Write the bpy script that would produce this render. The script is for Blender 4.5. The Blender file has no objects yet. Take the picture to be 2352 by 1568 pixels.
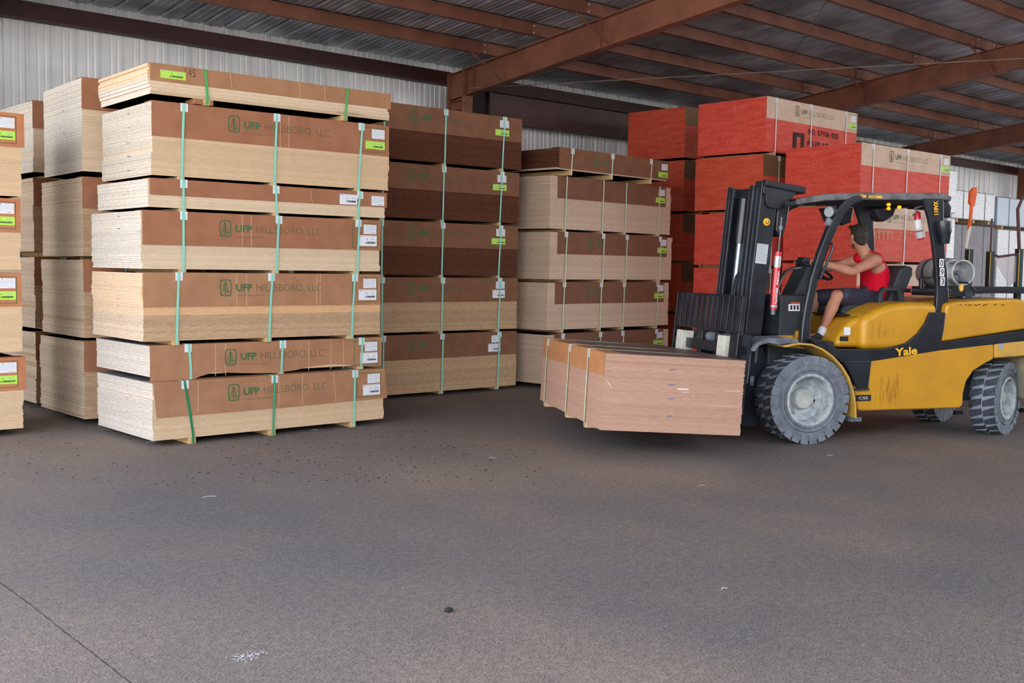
import bpy, bmesh, math, random
from mathutils import Vector, Matrix
random.seed(7)
R = math.radians
S = bpy.context.scene
COL = S.collection

# ------------------------------------------------------------------ camera
TH, PITCH, ROLL, CAMH, FPX = 0.737, 0.0678, 0.01538, 1.628, 2515.5
fw0 = Vector((math.sin(TH), math.cos(TH), 0)); rt0 = Vector((math.cos(TH), -math.sin(TH), 0)); up0 = Vector((0, 0, 1))
fwd = fw0 * math.cos(PITCH) - up0 * math.sin(PITCH)
up1 = fw0 * math.sin(PITCH) + up0 * math.cos(PITCH)
cx = rt0 * math.cos(ROLL) + up1 * math.sin(ROLL)
cy = -rt0 * math.sin(ROLL) + up1 * math.cos(ROLL)
cam_d = bpy.data.cameras.new('camera'); cam = bpy.data.objects.new('camera', cam_d); COL.objects.link(cam)
cam_d.sensor_width = 36; cam_d.sensor_fit = 'HORIZONTAL'; cam_d.lens = FPX / 2352 * 36; cam_d.clip_end = 400
M = Matrix((cx, cy, -fwd)).transposed().to_4x4(); M.translation = Vector((0, 0, CAMH)); cam.matrix_world = M
S.camera = cam

# ------------------------------------------------------------------ sky, sun, exposure
S.view_settings.view_transform = 'Standard'; S.view_settings.look = 'None'; S.view_settings.gamma = 1
S.view_settings.use_curve_mapping = False
S.view_settings.exposure = 1.7
W = bpy.data.worlds.new('sky'); S.world = W; W.use_nodes = True
nt = W.node_tree; nt.nodes.clear()
wo = nt.nodes.new('ShaderNodeOutputWorld'); bg = nt.nodes.new('ShaderNodeBackground')
tc = nt.nodes.new('ShaderNodeTexCoord'); sx = nt.nodes.new('ShaderNodeSeparateXYZ'); rp = nt.nodes.new('ShaderNodeValToRGB')
nt.links.new(tc.outputs['Generated'], sx.inputs[0]); nt.links.new(sx.outputs[2], rp.inputs[0])
rp.color_ramp.elements[0].position = 0.0; rp.color_ramp.elements[0].color = (1.0, 0.97, 0.93, 1)
rp.color_ramp.elements[1].position = 0.55; rp.color_ramp.elements[1].color = (0.62, 0.76, 1.0, 1)
nt.links.new(rp.outputs[0], bg.inputs[0]); bg.inputs[1].default_value = 2.2
nt.links.new(bg.outputs[0], wo.inputs[0])
sd = bpy.data.lights.new('sun', 'SUN'); so = bpy.data.objects.new('sun', sd); COL.objects.link(so)
sd.energy = 8.0; sd.angle = R(1.5); sd.color = (1, .95, .88)
so.rotation_euler = Vector((0.25, 0.62, 1.35)).to_track_quat('Z', 'Y').to_euler()   # high sun from behind the wall side

# ------------------------------------------------------------------ helpers
def tag(o, label=None, cat=None, group=None, kind=None):
    if label: o['label'] = label
    if cat: o['category'] = cat
    if group: o['group'] = group
    if kind: o['kind'] = kind
    return o
def empty(name, loc, rz=0, label=None, cat=None, group=None):
    o = bpy.data.objects.new(name, None); COL.objects.link(o); o.location = loc; o.rotation_euler = (0, 0, rz)
    o.empty_display_size = .1
    return tag(o, label, cat, group)
class MB:
    def __init__(s): s.v = []; s.f = []; s.m = []
    def add(s, vs, fs, mi=0, mat=None):
        n = len(s.v)
        s.v += [tuple(mat @ Vector(p)) if mat else tuple(p) for p in vs]
        s.f += [tuple(i + n for i in f) for f in fs]; s.m += [mi] * len(fs); return s
    def box(s, x0, x1, y0, y1, z0, z1, mi=0, mat=None):
        if x0 > x1: x0, x1 = x1, x0
        if y0 > y1: y0, y1 = y1, y0
        if z0 > z1: z0, z1 = z1, z0
        return s.add([(x0, y0, z0), (x1, y0, z0), (x1, y1, z0), (x0, y1, z0), (x0, y0, z1), (x1, y0, z1), (x1, y1, z1), (x0, y1, z1)],
                     [(0, 3, 2, 1), (4, 5, 6, 7), (0, 1, 5, 4), (1, 2, 6, 5), (2, 3, 7, 6), (3, 0, 4, 7)], mi, mat)
    def prism(s, poly, a0, a1, axis='y', mi=0, mat=None):
        A = sum(poly[i][0] * poly[(i + 1) % len(poly)][1] - poly[(i + 1) % len(poly)][0] * poly[i][1] for i in range(len(poly)))
        if A < 0: poly = poly[::-1]
        n = len(poly)
        def P(p, a):
            return (p[0], a, p[1]) if axis == 'y' else ((p[0], p[1], a) if axis == 'z' else (a, p[0], p[1]))
        vs = [P(p, a0) for p in poly] + [P(p, a1) for p in poly]
        f = [tuple(range(n)), tuple(range(2 * n - 1, n - 1, -1))] + [(i, i + n, (i + 1) % n + n, (i + 1) % n) for i in range(n)]
        if (axis == 'z') == (a1 > a0): f = [q[::-1] for q in f]
        if axis == 'x': f = [q[::-1] for q in f]
        return s.add(vs, f, mi, mat)
    def tube(s, pts, r, n=10, mi=0, cap=True, flat=None):
        pts = [Vector(p) for p in pts]; rs = r if isinstance(r, (list, tuple)) else [r] * len(pts)
        t0 = (pts[1] - pts[0]).normalized(); a = Vector((0, 0, 1)) if abs(t0.z) < .9 else Vector((0, 1, 0))
        nrm = t0.cross(a).normalized(); vs = []
        for i, p in enumerate(pts):
            t = (pts[min(i + 1, len(pts) - 1)] - pts[max(i - 1, 0)]).normalized()
            nrm = (nrm - t * nrm.dot(t)).normalized(); b = t.cross(nrm)
            for k in range(n):
                an = 2 * math.pi * k / n
                vs.append(p + nrm * rs[i] * math.cos(an) + b * rs[i] * math.sin(an) * (flat or 1))
        f = [(i * n + k, i * n + (k + 1) % n, (i + 1) * n + (k + 1) % n, (i + 1) * n + k) for i in range(len(pts) - 1) for k in range(n)]
        if cap: f += [tuple(range(n))[::-1], tuple(range((len(pts) - 1) * n, len(pts) * n))]
        return s.add(vs, f, mi)
    def beam(s, pts, w, h, mi=0, side=Vector((0, 1, 0))):
        """rectangular bar along pts; w along 'side', h across"""
        pts = [Vector(p) for p in pts]; vs = []
        hs = h if isinstance(h, (list, tuple)) else [h] * len(pts)
        for i, p in enumerate(pts):
            t = (pts[min(i + 1, len(pts) - 1)] - pts[max(i - 1, 0)]).normalized()
            a = (side - t * side.dot(t)).normalized(); b = t.cross(a)
            for sa, sb in ((-1, -1), (1, -1), (1, 1), (-1, 1)): vs.append(p + a * w / 2 * sa + b * hs[i] / 2 * sb)
        f = [(i * 4 + k, i * 4 + (k + 1) % 4, i * 4 + 4 + (k + 1) % 4, i * 4 + 4 + k) for i in range(len(pts) - 1) for k in range(4)]
        f += [(3, 2, 1, 0), tuple(range(len(pts) * 4 - 4, len(pts) * 4))]
        return s.add(vs, f, mi)
    def lathe(s, prof, n=32, mi=0, mat=None, close=False):
        """prof: (radius, axial) pairs; axis = local y"""
        m = len(prof); vs = [(p[0] * math.cos(2 * math.pi * k / n), p[1], p[0] * math.sin(2 * math.pi * k / n)) for k in range(n) for p in prof]
        f = [(k * m + i, k * m + i + 1, ((k + 1) % n) * m + i + 1, ((k + 1) % n) * m + i) for k in range(n) for i in range(m - 1)]
        if close: f += [(k * m + m - 1, k * m, ((k + 1) % n) * m, ((k + 1) % n) * m + m - 1) for k in range(n)]
        return s.add(vs, f, mi, mat)
    def build(s, name, mats, parent=None, bevel=0, smooth=False, seg=2, sub=0):
        me = bpy.data.meshes.new(name); me.from_pydata([tuple(v) for v in s.v], [], s.f)
        mats = mats if isinstance(mats, (list, tuple)) else [mats]
        for m in mats: me.materials.append(m)
        if len(mats) > 1: me.polygons.foreach_set('material_index', s.m)
        me.update()
        bm = bmesh.new(); bm.from_mesh(me); bmesh.ops.recalc_face_normals(bm, faces=bm.faces)
        if smooth:
            for fc in bm.faces: fc.smooth = True
            for e in bm.edges:
                if len(e.link_faces) == 2 and e.calc_face_angle(0) > R(38): e.smooth = False
        bm.to_mesh(me); bm.free()
        o = bpy.data.objects.new(name, me); COL.objects.link(o)
        if parent: o.parent = parent
        if bevel:
            b = o.modifiers.new('bevel', 'BEVEL'); b.width = bevel; b.segments = seg; b.limit_method = 'ANGLE'; b.angle_limit = R(40)
            b.harden_normals = False
            for p in me.polygons: p.use_smooth = True
            w = o.modifiers.new('wn', 'WEIGHTED_NORMAL'); w.keep_sharp = True
        if sub:
            b = o.modifiers.new('sub', 'SUBSURF'); b.levels = sub; b.render_levels = sub
        return o

# ------------------------------------------------------------------ materials
def srgb(r, g, b):
    f = lambda c: (c / 255 / 12.92) if c / 255 <= .04045 else ((c / 255 + .055) / 1.055) ** 2.4
    return (f(r), f(g), f(b), 1)
_mc = {}
def mat(name, col, rough=.7, metal=0, noise=0, nscale=(1, 1, 1), col2=None, bump=0, bscale=None, island=0, spec=.5, n2=0, lo=.4, hi=.6, detail=4, space='Object', emit=0, coat=0, alpha=1, trans=0):
    if name in _mc: return _mc[name]
    m = bpy.data.materials.new(name); m.use_nodes = True; t = m.node_tree; b = t.nodes['Principled BSDF']; L = t.links.new
    c1 = col if len(col) == 4 else srgb(*col)
    b.inputs['Roughness'].default_value = rough; b.inputs['Metallic'].default_value = metal
    b.inputs['Specular IOR Level'].default_value = spec; b.inputs['Base Color'].default_value = c1
    if coat: b.inputs['Coat Weight'].default_value = coat
    if trans: b.inputs['Transmission Weight'].default_value = trans
    if alpha < 1: b.inputs['Alpha'].default_value = alpha
    if emit: b.inputs['Emission Color'].default_value = c1; b.inputs['Emission Strength'].default_value = emit
    out = None
    if noise or col2 or bump or island:
        tcn = t.nodes.new('ShaderNodeTexCoord')
    if noise:
        mp = t.nodes.new('ShaderNodeMapping'); mp.inputs['Scale'].default_value = nscale; L(tcn.outputs[space], mp.inputs[0])
        nz = t.nodes.new('ShaderNodeTexNoise'); nz.inputs['Scale'].default_value = noise; nz.inputs['Detail'].default_value = detail
        L(mp.outputs[0], nz.inputs['Vector'])
        r = t.nodes.new('ShaderNodeValToRGB'); L(nz.outputs[0], r.inputs[0])
        r.color_ramp.elements[0].position = lo; r.color_ramp.elements[1].position = hi
        r.color_ramp.elements[0].color = c1; r.color_ramp.elements[1].color = (col2 if len(col2) == 4 else srgb(*col2)) if col2 else c1
        out = r.outputs[0]
    if island:
        g = t.nodes.new('ShaderNodeNewGeometry'); mr = t.nodes.new('ShaderNodeMapRange'); L(g.outputs['Random Per Island'], mr.inputs[0])
        mr.inputs[3].default_value = 1 - island; mr.inputs[4].default_value = 1 + island
        mx = t.nodes.new('ShaderNodeVectorMath'); mx.operation = 'SCALE'
        if out: L(out, mx.inputs[0])
        else: mx.inputs[0].default_value = c1[:3]
        L(mr.outputs[0], mx.inputs['Scale']); out = mx.outputs[0]
    if out: L(out, b.inputs['Base Color'])
    if bump:
        mp2 = t.nodes.new('ShaderNodeMapping'); mp2.inputs['Scale'].default_value = bscale or (1, 1, 1); L(tcn.outputs[space], mp2.inputs[0])
        n3 = t.nodes.new('ShaderNodeTexNoise'); n3.inputs['Scale'].default_value = n2 or 60; n3.inputs['Detail'].default_value = 3
        L(mp2.outputs[0], n3.inputs['Vector']); bp = t.nodes.new('ShaderNodeBump'); bp.inputs['Strength'].default_value = bump; bp.inputs['Distance'].default_value = .01
        L(n3.outputs[0], bp.inputs['Height']); L(bp.outputs[0], b.inputs['Normal'])
    _mc[name] = m; return m
ENDS = {}
def board(name, c, c2=None, isl=.06, strk=1, end=None):
    if end: ENDS[name] = board(name + '_lit_sawn_end', end, None, isl, strk)  # end faces paler and cooler: sawn cut plus side light put into the colour
    return mat(name, c, .85, noise=14, nscale=(1, 1, 6 * strk), col2=c2 or tuple(int(x * .9) for x in c), island=isl, lo=.35, hi=.65, bump=.25, bscale=(1, 1, 3), n2=90, spec=.2)
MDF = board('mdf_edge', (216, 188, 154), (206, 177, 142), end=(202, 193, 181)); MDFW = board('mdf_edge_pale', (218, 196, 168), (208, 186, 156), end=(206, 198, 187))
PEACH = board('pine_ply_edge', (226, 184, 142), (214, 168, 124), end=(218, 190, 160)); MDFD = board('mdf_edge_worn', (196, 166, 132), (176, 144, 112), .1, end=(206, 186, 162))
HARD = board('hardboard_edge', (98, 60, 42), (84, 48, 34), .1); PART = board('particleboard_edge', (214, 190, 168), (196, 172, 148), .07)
LOADM = board('brown_hardboard_edge', (188, 152, 133), (175, 136, 115), .05, 2.5)
CARDK = mat('cardboard_shade_dark', (132, 92, 70), .8, noise=5, col2=(124, 86, 64), bump=.1, n2=14, spec=.2)  # cardboard darkened in colour: shade on the shaded stack, also a darker band
CARD = mat('cardboard', (162, 112, 84), .8, noise=5, col2=(154, 105, 78), bump=.12, n2=14, spec=.2)
CARDL = mat('cardboard_light', (170, 126, 94), .8, noise=5, col2=(160, 117, 87), bump=.12, n2=14, spec=.2)
CARDG = mat('cardboard_greyed', (218, 192, 172), .8, noise=5, col2=(208, 182, 162), bump=.1, n2=14, spec=.2)
CARDO = mat('cardboard_orange', (182, 128, 86), .8, noise=5, col2=(172, 119, 78), bump=.1, n2=14, spec=.2)
CREASE = mat('cardboard_crease', (206, 164, 132), .8); INK = mat('green_ink', (62, 104, 62), .8); INKT = mat('green_ink_thin', (96, 92, 62), .8)
WOOD = mat('runner_wood', (214, 180, 130), .8, noise=6, nscale=(8, 1, 8), col2=(196, 158, 108)); AQUA = mat('aqua_strap', (132, 208, 190), .4)
GREEN = mat('green_strap', (28, 128, 84), .4); STEELS = mat('pale_strap', (216, 222, 226), .35); LGREEN = mat('pale_green_strap', (196, 214, 192), .5)
WHITE = mat('white_label', (224, 228, 236), .5); LIME = mat('lime_label', (176, 226, 82), .5); PRINT = mat('label_print', (40, 44, 60), .6)
PGREY = mat('label_print_grey', (150, 158, 172), .6); PROT = mat('edge_protector', (222, 226, 232), .4); MARK = mat('marker_black', (40, 34, 34), .8)
TOPS = mat('top_sheet_plastic', (98, 98, 104), .45, noise=4, col2=(120, 120, 126)); CHALK = mat('stencil_pale', (196, 140, 110), .8)
BLACKINK = mat('stencil_black', (30, 24, 30), .8, noise=40, col2=(110, 30, 24), lo=.5, hi=.62)
def redmat(name, c, c2, chip=.63):
    m = mat(name, c, .62, noise=3, nscale=(1, 1, 6), col2=c2, lo=.35, hi=.68, bump=.3, bscale=(1, 1, 12), n2=16, spec=.35)
    t = m.node_tree; b = t.nodes['Principled BSDF']; L = t.links.new; src = b.inputs['Base Color'].links[0].from_socket
    tcn = t.nodes.new('ShaderNodeTexCoord'); mp = t.nodes.new('ShaderNodeMapping'); mp.inputs['Scale'].default_value = (2.2, 2.2, 34); L(tcn.outputs['Object'], mp.inputs[0])
    nz = t.nodes.new('ShaderNodeTexNoise'); nz.inputs['Scale'].default_value = 7; nz.inputs['Detail'].default_value = 5; nz.inputs['Roughness'].default_value = .65; L(mp.outputs[0], nz.inputs['Vector'])
    r = t.nodes.new('ShaderNodeValToRGB'); r.color_ramp.elements[0].position = chip; r.color_ramp.elements[1].position = chip + .06; L(nz.outputs[0], r.inputs[0])
    mx = t.nodes.new('ShaderNodeMix'); mx.data_type = 'RGBA'; L(r.outputs[0], mx.inputs[0]); L(src, mx.inputs[6]); mx.inputs[7].default_value = srgb(250, 196, 176)
    L(mx.outputs[2], b.inputs['Base Color']); return m
RED = redmat('red_edge_paint', (210, 66, 52), (226, 88, 72), .605)
REDO = redmat('red_orange_edge_paint', (200, 72, 48), (216, 92, 66), .615)

# ------------------------------------------------------------------ text
_tx = {}
def text_geo(body, w, h, weight=0.0):
    """flat text mesh data in x (right) / z (up), scaled to w x h, origin bottom-left"""
    k = (body, round(weight, 3))
    if k not in _tx:
        cu = bpy.data.curves.new('t', 'FONT'); cu.body = body; cu.resolution_u = 4; cu.offset = weight
        ob = bpy.data.objects.new('t', cu); COL.objects.link(ob)
        bpy.context.view_layer.update()
        me = bpy.data.meshes.new_from_object(ob.evaluated_get(bpy.context.evaluated_depsgraph_get()))
        _tx[k] = ([tuple(v.co) for v in me.vertices], [tuple(p.vertices) for p in me.polygons])
        bpy.data.meshes.remove(me); bpy.data.objects.remove(ob); bpy.data.curves.remove(cu)
    vs, fs = _tx[k]
    x0 = min(v[0] for v in vs); x1 = max(v[0] for v in vs); y0 = min(v[1] for v in vs); y1 = max(v[1] for v in vs)
    return [((v[0] - x0) / (x1 - x0) * w, (v[1] - y0) / (y1 - y0) * h) for v in vs], fs
def put_text(mb, body, x, y, z, w, h, weight=0, mi=0, M=None):
    """on a face with normal -y: x right, z up"""
    vs, fs = text_geo(body, w, h, weight)
    mb.add([(x + a, y, z + b) for a, b in vs], fs, mi, M)

# ------------------------------------------------------------------ floor, walls, roof
fm = bpy.data.materials.new('asphalt'); fm.use_nodes = True; t = fm.node_tree; b = t.nodes['Principled BSDF']; L = t.links.new
tcn = t.nodes.new('ShaderNodeTexCoord')
def nz(scale, detail=4, rough=.5, sc=(1, 1, 1)):
    mp = t.nodes.new('ShaderNodeMapping'); mp.inputs['Scale'].default_value = sc; L(tcn.outputs['Object'], mp.inputs[0])
    n = t.nodes.new('ShaderNodeTexNoise'); n.inputs['Scale'].default_value = scale; n.inputs['Detail'].default_value = detail; n.inputs['Roughness'].default_value = rough; L(mp.outputs[0], n.inputs['Vector']); return n
def ramp(src, stops):
    r = t.nodes.new('ShaderNodeValToRGB'); L(src, r.inputs[0])
    while len(r.color_ramp.elements) < len(stops): r.color_ramp.elements.new(.5)
    for e, (p, c) in zip(r.color_ramp.elements, stops): e.position = p; e.color = c if len(c) == 4 else srgb(*c)
    return r
big = ramp(nz(.35, 5, .6, (1, .7, 1)).outputs[0], [(.32, (106, 103, 105)), (.5, (124, 115, 109)), (.68, (144, 128, 116))])
fine = ramp(nz(95, 3, .75).outputs[0], [(.36, (.28, .26, .26, 1)), (.48, (.9, .9, .9, 1)), (.62, (1.12, 1.10, 1.07, 1)), (.70, (2.0, 1.85, 1.65, 1))])
mid = ramp(nz(22, 4, .7).outputs[0], [(.3, (.72, .72, .74, 1)), (.7, (1.22, 1.2, 1.18, 1))])
m1 = t.nodes.new('ShaderNodeVectorMath'); m1.operation = 'MULTIPLY'; L(big.outputs[0], m1.inputs[0]); L(fine.outputs[0], m1.inputs[1])
m2 = t.nodes.new('ShaderNodeVectorMath'); m2.operation = 'MULTIPLY'; L(m1.outputs[0], m2.inputs[0]); L(mid.outputs[0], m2.inputs[1]); L(m2.outputs[0], b.inputs['Base Color'])
b.inputs['Roughness'].default_value = .78; b.inputs['Specular IOR Level'].default_value = .35
bp = t.nodes.new('ShaderNodeBump'); bp.inputs['Strength'].default_value = .5; bp.inputs['Distance'].default_value = .006; L(nz(90, 3, .7).outputs[0], bp.inputs['Height']); L(bp.outputs[0], b.inputs['Normal'])
fl = MB().box(-3.2, 46.5, -5, 14.4, -.2, 0).build('floor', fm); tag(fl, kind='structure', label='dark grey asphalt floor of the shed')
ym = mat('yard_gravel', (178, 168, 152), .9, noise=.6, col2=(160, 150, 136))
yd = MB().add([(-120, -120, -.21), (160, -120, -.21), (160, 120, -.21), (-120, 120, -.21)], [(0, 1, 2, 3)]).build('ground', ym); tag(yd, kind='structure', label='pale open yard around the shed')
jm = mat('joint_dark', (46, 42, 42), .9)
jb = MB()
pts = [(1.76, 7.2), (1.752, 6.3), (1.75, 5.74), (1.742, 5.2), (1.725, 4.8), (1.715, 4.4), (1.703, 4.04), (1.69, 3.4), (1.68, 2.2), (1.66, 1)]
for (x, y), (x2, y2) in zip(pts, pts[1:]): 
    ns = 14
    for k in range(ns):
        ya, yb = y + (y2 - y) * k / ns, y + (y2 - y) * (k + 1) / ns; xa, xb = x + (x2 - x) * k / ns + random.uniform(-.002, .002), x + (x2 - x) * (k + 1) / ns + random.uniform(-.002, .002); w_ = random.uniform(.0015, .0035)
        jb.add([(xa - w_, ya, .001), (xa + w_, ya, .001), (xb + w_, yb, .001), (xb - w_, yb, .001)], [(0, 1, 2, 3)])
tag(jb.build('trim_1', jm), kind='structure', label='narrow dark paving joint in the asphalt')
steel = mat('oxide_primer_steel', (138, 88, 70), .55, noise=3, col2=(122, 76, 60), spec=.4)
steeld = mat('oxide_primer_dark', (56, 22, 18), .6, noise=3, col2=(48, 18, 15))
wallm = mat('galvalume_wall', (224, 226, 228), .4, metal=.15, noise=1.2, col2=(212, 214, 216))
roofm = mat('galvalume_roof', (200, 206, 218), .32, metal=.45, noise=1.5, col2=(150, 156, 166))
def ribs(x0, x1, pitch=.3048, h=.03):
    out = []; x = x0
    while x < x1:
        for dx, dz in ((0, 0), (.07, 0), (.078, .006), (.095, .006), (.103, 0), (.158, 0), (.166, .006), (.183, .006), (.191, 0), (.236, 0), (.25, h), (.29, h)):
            out.append((x + dx, dz))
        x += pitch
    return out
EAVE, SL = 4.86, .115
def zr(y): return EAVE + SL * (14.1 - y)
pr = ribs(-2.26, 46); n = len(pr)
mb = MB().add([(x, 14.1 + d, 0) for x, d in pr] + [(x, 14.1 + d, 4.93) for x, d in pr], [(i, i + 1, n + i + 1, n + i) for i in range(n - 1)])
mb.box(-2.2, 46, 14.15, 14.2, 0, 4.9)
tag(mb.build('wall_back', wallm), kind='structure', label='ribbed grey metal back wall')
YR = -3.0; XR = -2.4; pr = ribs(XR, 46, h=.034); n = len(pr)
mb = MB().add([(x, 14.4, zr(14.4) + d) for x, d in pr] + [(x, YR, zr(YR) + d) for x, d in pr], [(i, i + 1, n + i + 1, n + i) for i in range(n - 1)])
pass
mb.add([(XR, 14.4, zr(14.4) + .06), (46, 14.4, zr(14.4) + .06), (46, YR, zr(YR) + .06), (XR, YR, zr(YR) + .06)], [(0, 1, 2, 3)])
pass
tag(mb.build('ceiling', roofm), kind='structure', label='ribbed metal roof deck')
mb = MB().add([(x, -4.3 - d, 0) for x, d in ribs(-2.2, 20)] + [(x, -4.3 - d, zr(-4.3)) for x, d in ribs(-2.2, 20)], [(i, i + 1, len(ribs(-2.2, 20)) + i + 1, len(ribs(-2.2, 20)) + i) for i in range(len(ribs(-2.2, 20)) - 1)])
mb.box(-2.2, 20, -4.4, -4.36, 0, zr(-4.3) + .02)
tag(mb.build('wall_front_light_block', wallm), kind='structure', label='added ribbed metal wall behind the camera, cutting light from that side')  # unseen wall added to cut light; its open stretch is set for shading
nfw = len(ribs(27, 46))
mb = MB().add([(x, -4.3 - d, 0) for x, d in ribs(27, 46)] + [(x, -4.3 - d, zr(-4.3)) for x, d in ribs(27, 46)], [(i, i + 1, nfw + i + 1, nfw + i) for i in range(nfw - 1)])
tag(mb.box(27, 46, -4.4, -4.36, 0, zr(-4.3) + .02).build('wall_front_light_block', wallm), kind='structure', label='added ribbed metal wall piece on the open side, darkening the far bay')  # unseen wall piece added to darken the far bay
# girts, purlins, rafters, columns : the frame of the building
def channel_x(name, x0, x1, y, z0, z1, m, lab, lip=.06):
    mb = MB().box(x0, x1, y - .008, y, z0, z1).box(x0, x1, y, y + lip, z0, z0 + .008).box(x0, x1, y, y + lip, z1 - .008, z1)
    return tag(mb.build(name, m), kind='structure', label=lab)
ti = [1]
def trim():
    ti[0] += 1; return 'trim_%d' % ti[0]
FRX = [3.75, 11.22, 18.15, 25.3, 32.4, 39.6]
for a, b2 in zip([-2.2] + FRX, FRX + [46]):
    mb = MB().box(a + .02, b2 - .02, 13.9, 13.91, 4.53, 4.73).box(a + .02, b2 - .02, 13.91, 14.09, 4.53, 4.54).box(a + .02, b2 - .02, 13.91, 14.09, 4.72, 4.73)
    x = a + .3
    while x < b2:
        mb.tube([(x, 13.9, 4.67), (x, 13.893, 4.67)], .006, 6); x += .3048
    tag(mb.build(trim(), steeld), kind='structure', label='dark oxide-red girt along the wall')
    if a > 0:
        tag(MB().box(a + .02, b2 - .02, 13.9, 13.91, 2.2, 2.4).box(a + .02, b2 - .02, 13.91, 14.09, 2.2, 2.21).build(trim(), steeld), kind='structure', label='lower oxide-red girt along the wall')
tag(MB().box(11.95, 18.05, 13.86, 13.875, 4.02, 4.5).box(11.95, 18.05, 13.78, 13.875, 4.02, 4.035).box(11.95, 11.965, 13.8, 13.875, 4.02, 4.5).build(trim(), mat('header_brown', (84, 60, 56), .6, noise=2, col2=(76, 54, 52))), kind='structure', label='deep brown header channel on the wall')
for k in range(16):
    y = 12.75 - 1.08 * k; z = zr(y) - .005; sgn = 1
    mb = MB().box(-2.3, 46, y, y + .008, z - .2, z).box(-2.3, 46, y, y + .065, z - .008, z).box(-2.3, 46, y - .065, y, z - .2, z - .192)
    for fx in FRX:
        mb.box(fx - .38, fx - .37, y - .012, y + .0, z - .2, z).box(fx + .37, fx + .38, y - .012, y, z - .2, z)
        for dx in (-.3, .3):
            for dz in (.05, .15): mb.tube([(fx + dx, y - .001, z - dz), (fx + dx, y - .014, z - dz)], .012, 6, mi=1)
    tag(mb.build(trim(), [steel, wallm]), kind='structure', label='oxide-red roof purlin')
for fx in FRX:
    mb = MB()
    def P(y, d): return (y, zr(y) - .205 - d)
    y0, y1 = 13.88, YR
    for d0, d1, w in ((0, .012, .16), (.012, .4, .008), (.4, .412, .16)):
        mb.prism([P(y0, d0), P(y1, d0), P(y1, d1), P(y0, d1)], fx - w / 2, fx + w / 2, axis='x')
    for yy in (13.3, 10.59, 7.35): mb.prism([P(yy, .01), P(yy - .01, .01), P(yy - .01, .4), P(yy, .4)], fx - .075, fx + .075, axis='x')
    tag(mb.build(trim(), steel), kind='structure', label='oxide-red steel rafter')
    mb = MB().box(fx - .1, fx + .1, 13.88, 13.892, 0, zr(13.9) - .2).box(fx - .005, fx + .005, 13.52, 13.88, 0, zr(13.9) - .3).box(fx - .1, fx + .1, 13.508, 13.52, 0, zr(13.52) - .6)
    for zz in (4.24, 4.1): mb.box(fx - .1, fx + .1, 13.52, 13.88, zz, zz + .012)
    mb.box(fx - .1, fx + .1, 13.49, 13.508, 4.0, zr(13.5) - .2)
    for zz in (4.2, 4.05, 4.55):
        for dx in (-.06, .06): mb.tube([(fx + dx, 13.49, zz), (fx + dx, 13.47, zz)], .014, 6)
    tag(mb.build(trim(), steel), kind='structure', label='oxide-red steel column at the wall')
    for (ya, yb) in ((13.0, 12.0),) if 0 else ((12.62, 12.75), (10.45, 10.59), (8.3, 8.43)):
        mb = MB(); 
        for sgn in (-1,):
            mb.beam([(fx + sgn * .08, ya - .05, zr(ya) - .6), (fx + sgn * .62, yb, zr(yb) - .16)], .045, .006, side=Vector((0, 1, 0)))
        tag(mb.build(trim(), steel), kind='structure', label='oxide-red flange brace from rafter to purlin')
tag(MB().box(11.34, 11.95, 13.87, 13.89, 0, 4.5).build(trim(), mat('gap_shadow_black', (22, 18, 20), .7)), kind='structure', label='black panel painted as the shadowed gap beside the column')  # flat black sheet stands for the shadow between column and header
tag(MB().box(46, 46.05, 5, 14.3, 0, 5.0).build('wall_right_light_block', wallm), kind='structure', label='added end wall at the far right, blocking light')  # unseen closing wall, added to keep light off the far bay
cab = mat('galvanised_cable', (150, 140, 128), .5, metal=.3)
for a, b2 in (((11.1, 13.3, zr(13.3) - .55), (18.1, 7.4, zr(7.4) - .55)), ((11.1, 6.6, zr(6.6) - .5), (18.1, 13.0, zr(13.0) - .4))):
    tag(MB().tube([a, b2], .008, 6).build(trim(), cab), kind='structure', label='thin diagonal roof bracing rod')
# posts along the added front wall
for fx in FRX:
    tag(MB().box(fx - .1, fx + .1, -4.2, -4.0, 0, zr(-4.1) - .22).build(trim(), steel), kind='structure', label='oxide-red column on the front wall')

# ------------------------------------------------------------------ strapped bundles of panels
def logo_geo(mb, s, z, y=0, mi=0):
    """rounded tree badge .115 wide .15 high, lower left s,z"""
    w, h = .115, .15
    def q(px, pz): return (s + px * w, y, z + pz * h)
    out = [(.12, 0), (.5, .0 - .02), (.88, 0), (.98, .1), (1.02, .5), (.98, .9), (.88, 1), (.5, 1.02), (.12, 1), (.02, .9), (-.02, .5), (.02, .1)]
    inn = [(.5 + (a - .5) * .82, .5 + (b - .5) * .87) for a, b in out]
    n = len(out); mb.add([q(*p) for p in out] + [q(*p) for p in inn], [(i, (i + 1) % n, (i + 1) % n + n, i + n) for i in range(n)], mi)
    def bar(a, b, t=.05):
        dx, dz = b[0] - a[0], (b[1] - a[1]) * h / w; l = math.hypot(dx, dz); nx, nz_ = -dz / l * t / 2, dx / l * t / 2 * w / h
        mb.add([q(a[0] + nx, a[1] + nz_), q(a[0] - nx, a[1] - nz_), q(b[0] - nx, b[1] - nz_), q(b[0] + nx, b[1] + nz_)], [(0, 1, 2, 3)], mi)
    bar((.47, .06), (.47, .9), .07)
    for k, wd in ((.84, .13), (.72, .19), (.6, .25), (.48, .3), (.36, .34)):
        bar((.47, k), (.47 - wd, k - .1), .06); bar((.47, k), (.47 + wd, k - .1), .06)
    bar((.47, .24), (.9, .26), .055); bar((.62, .07), (.66, .25), .055); bar((.08, .08), (.47, .22), .05)
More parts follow.
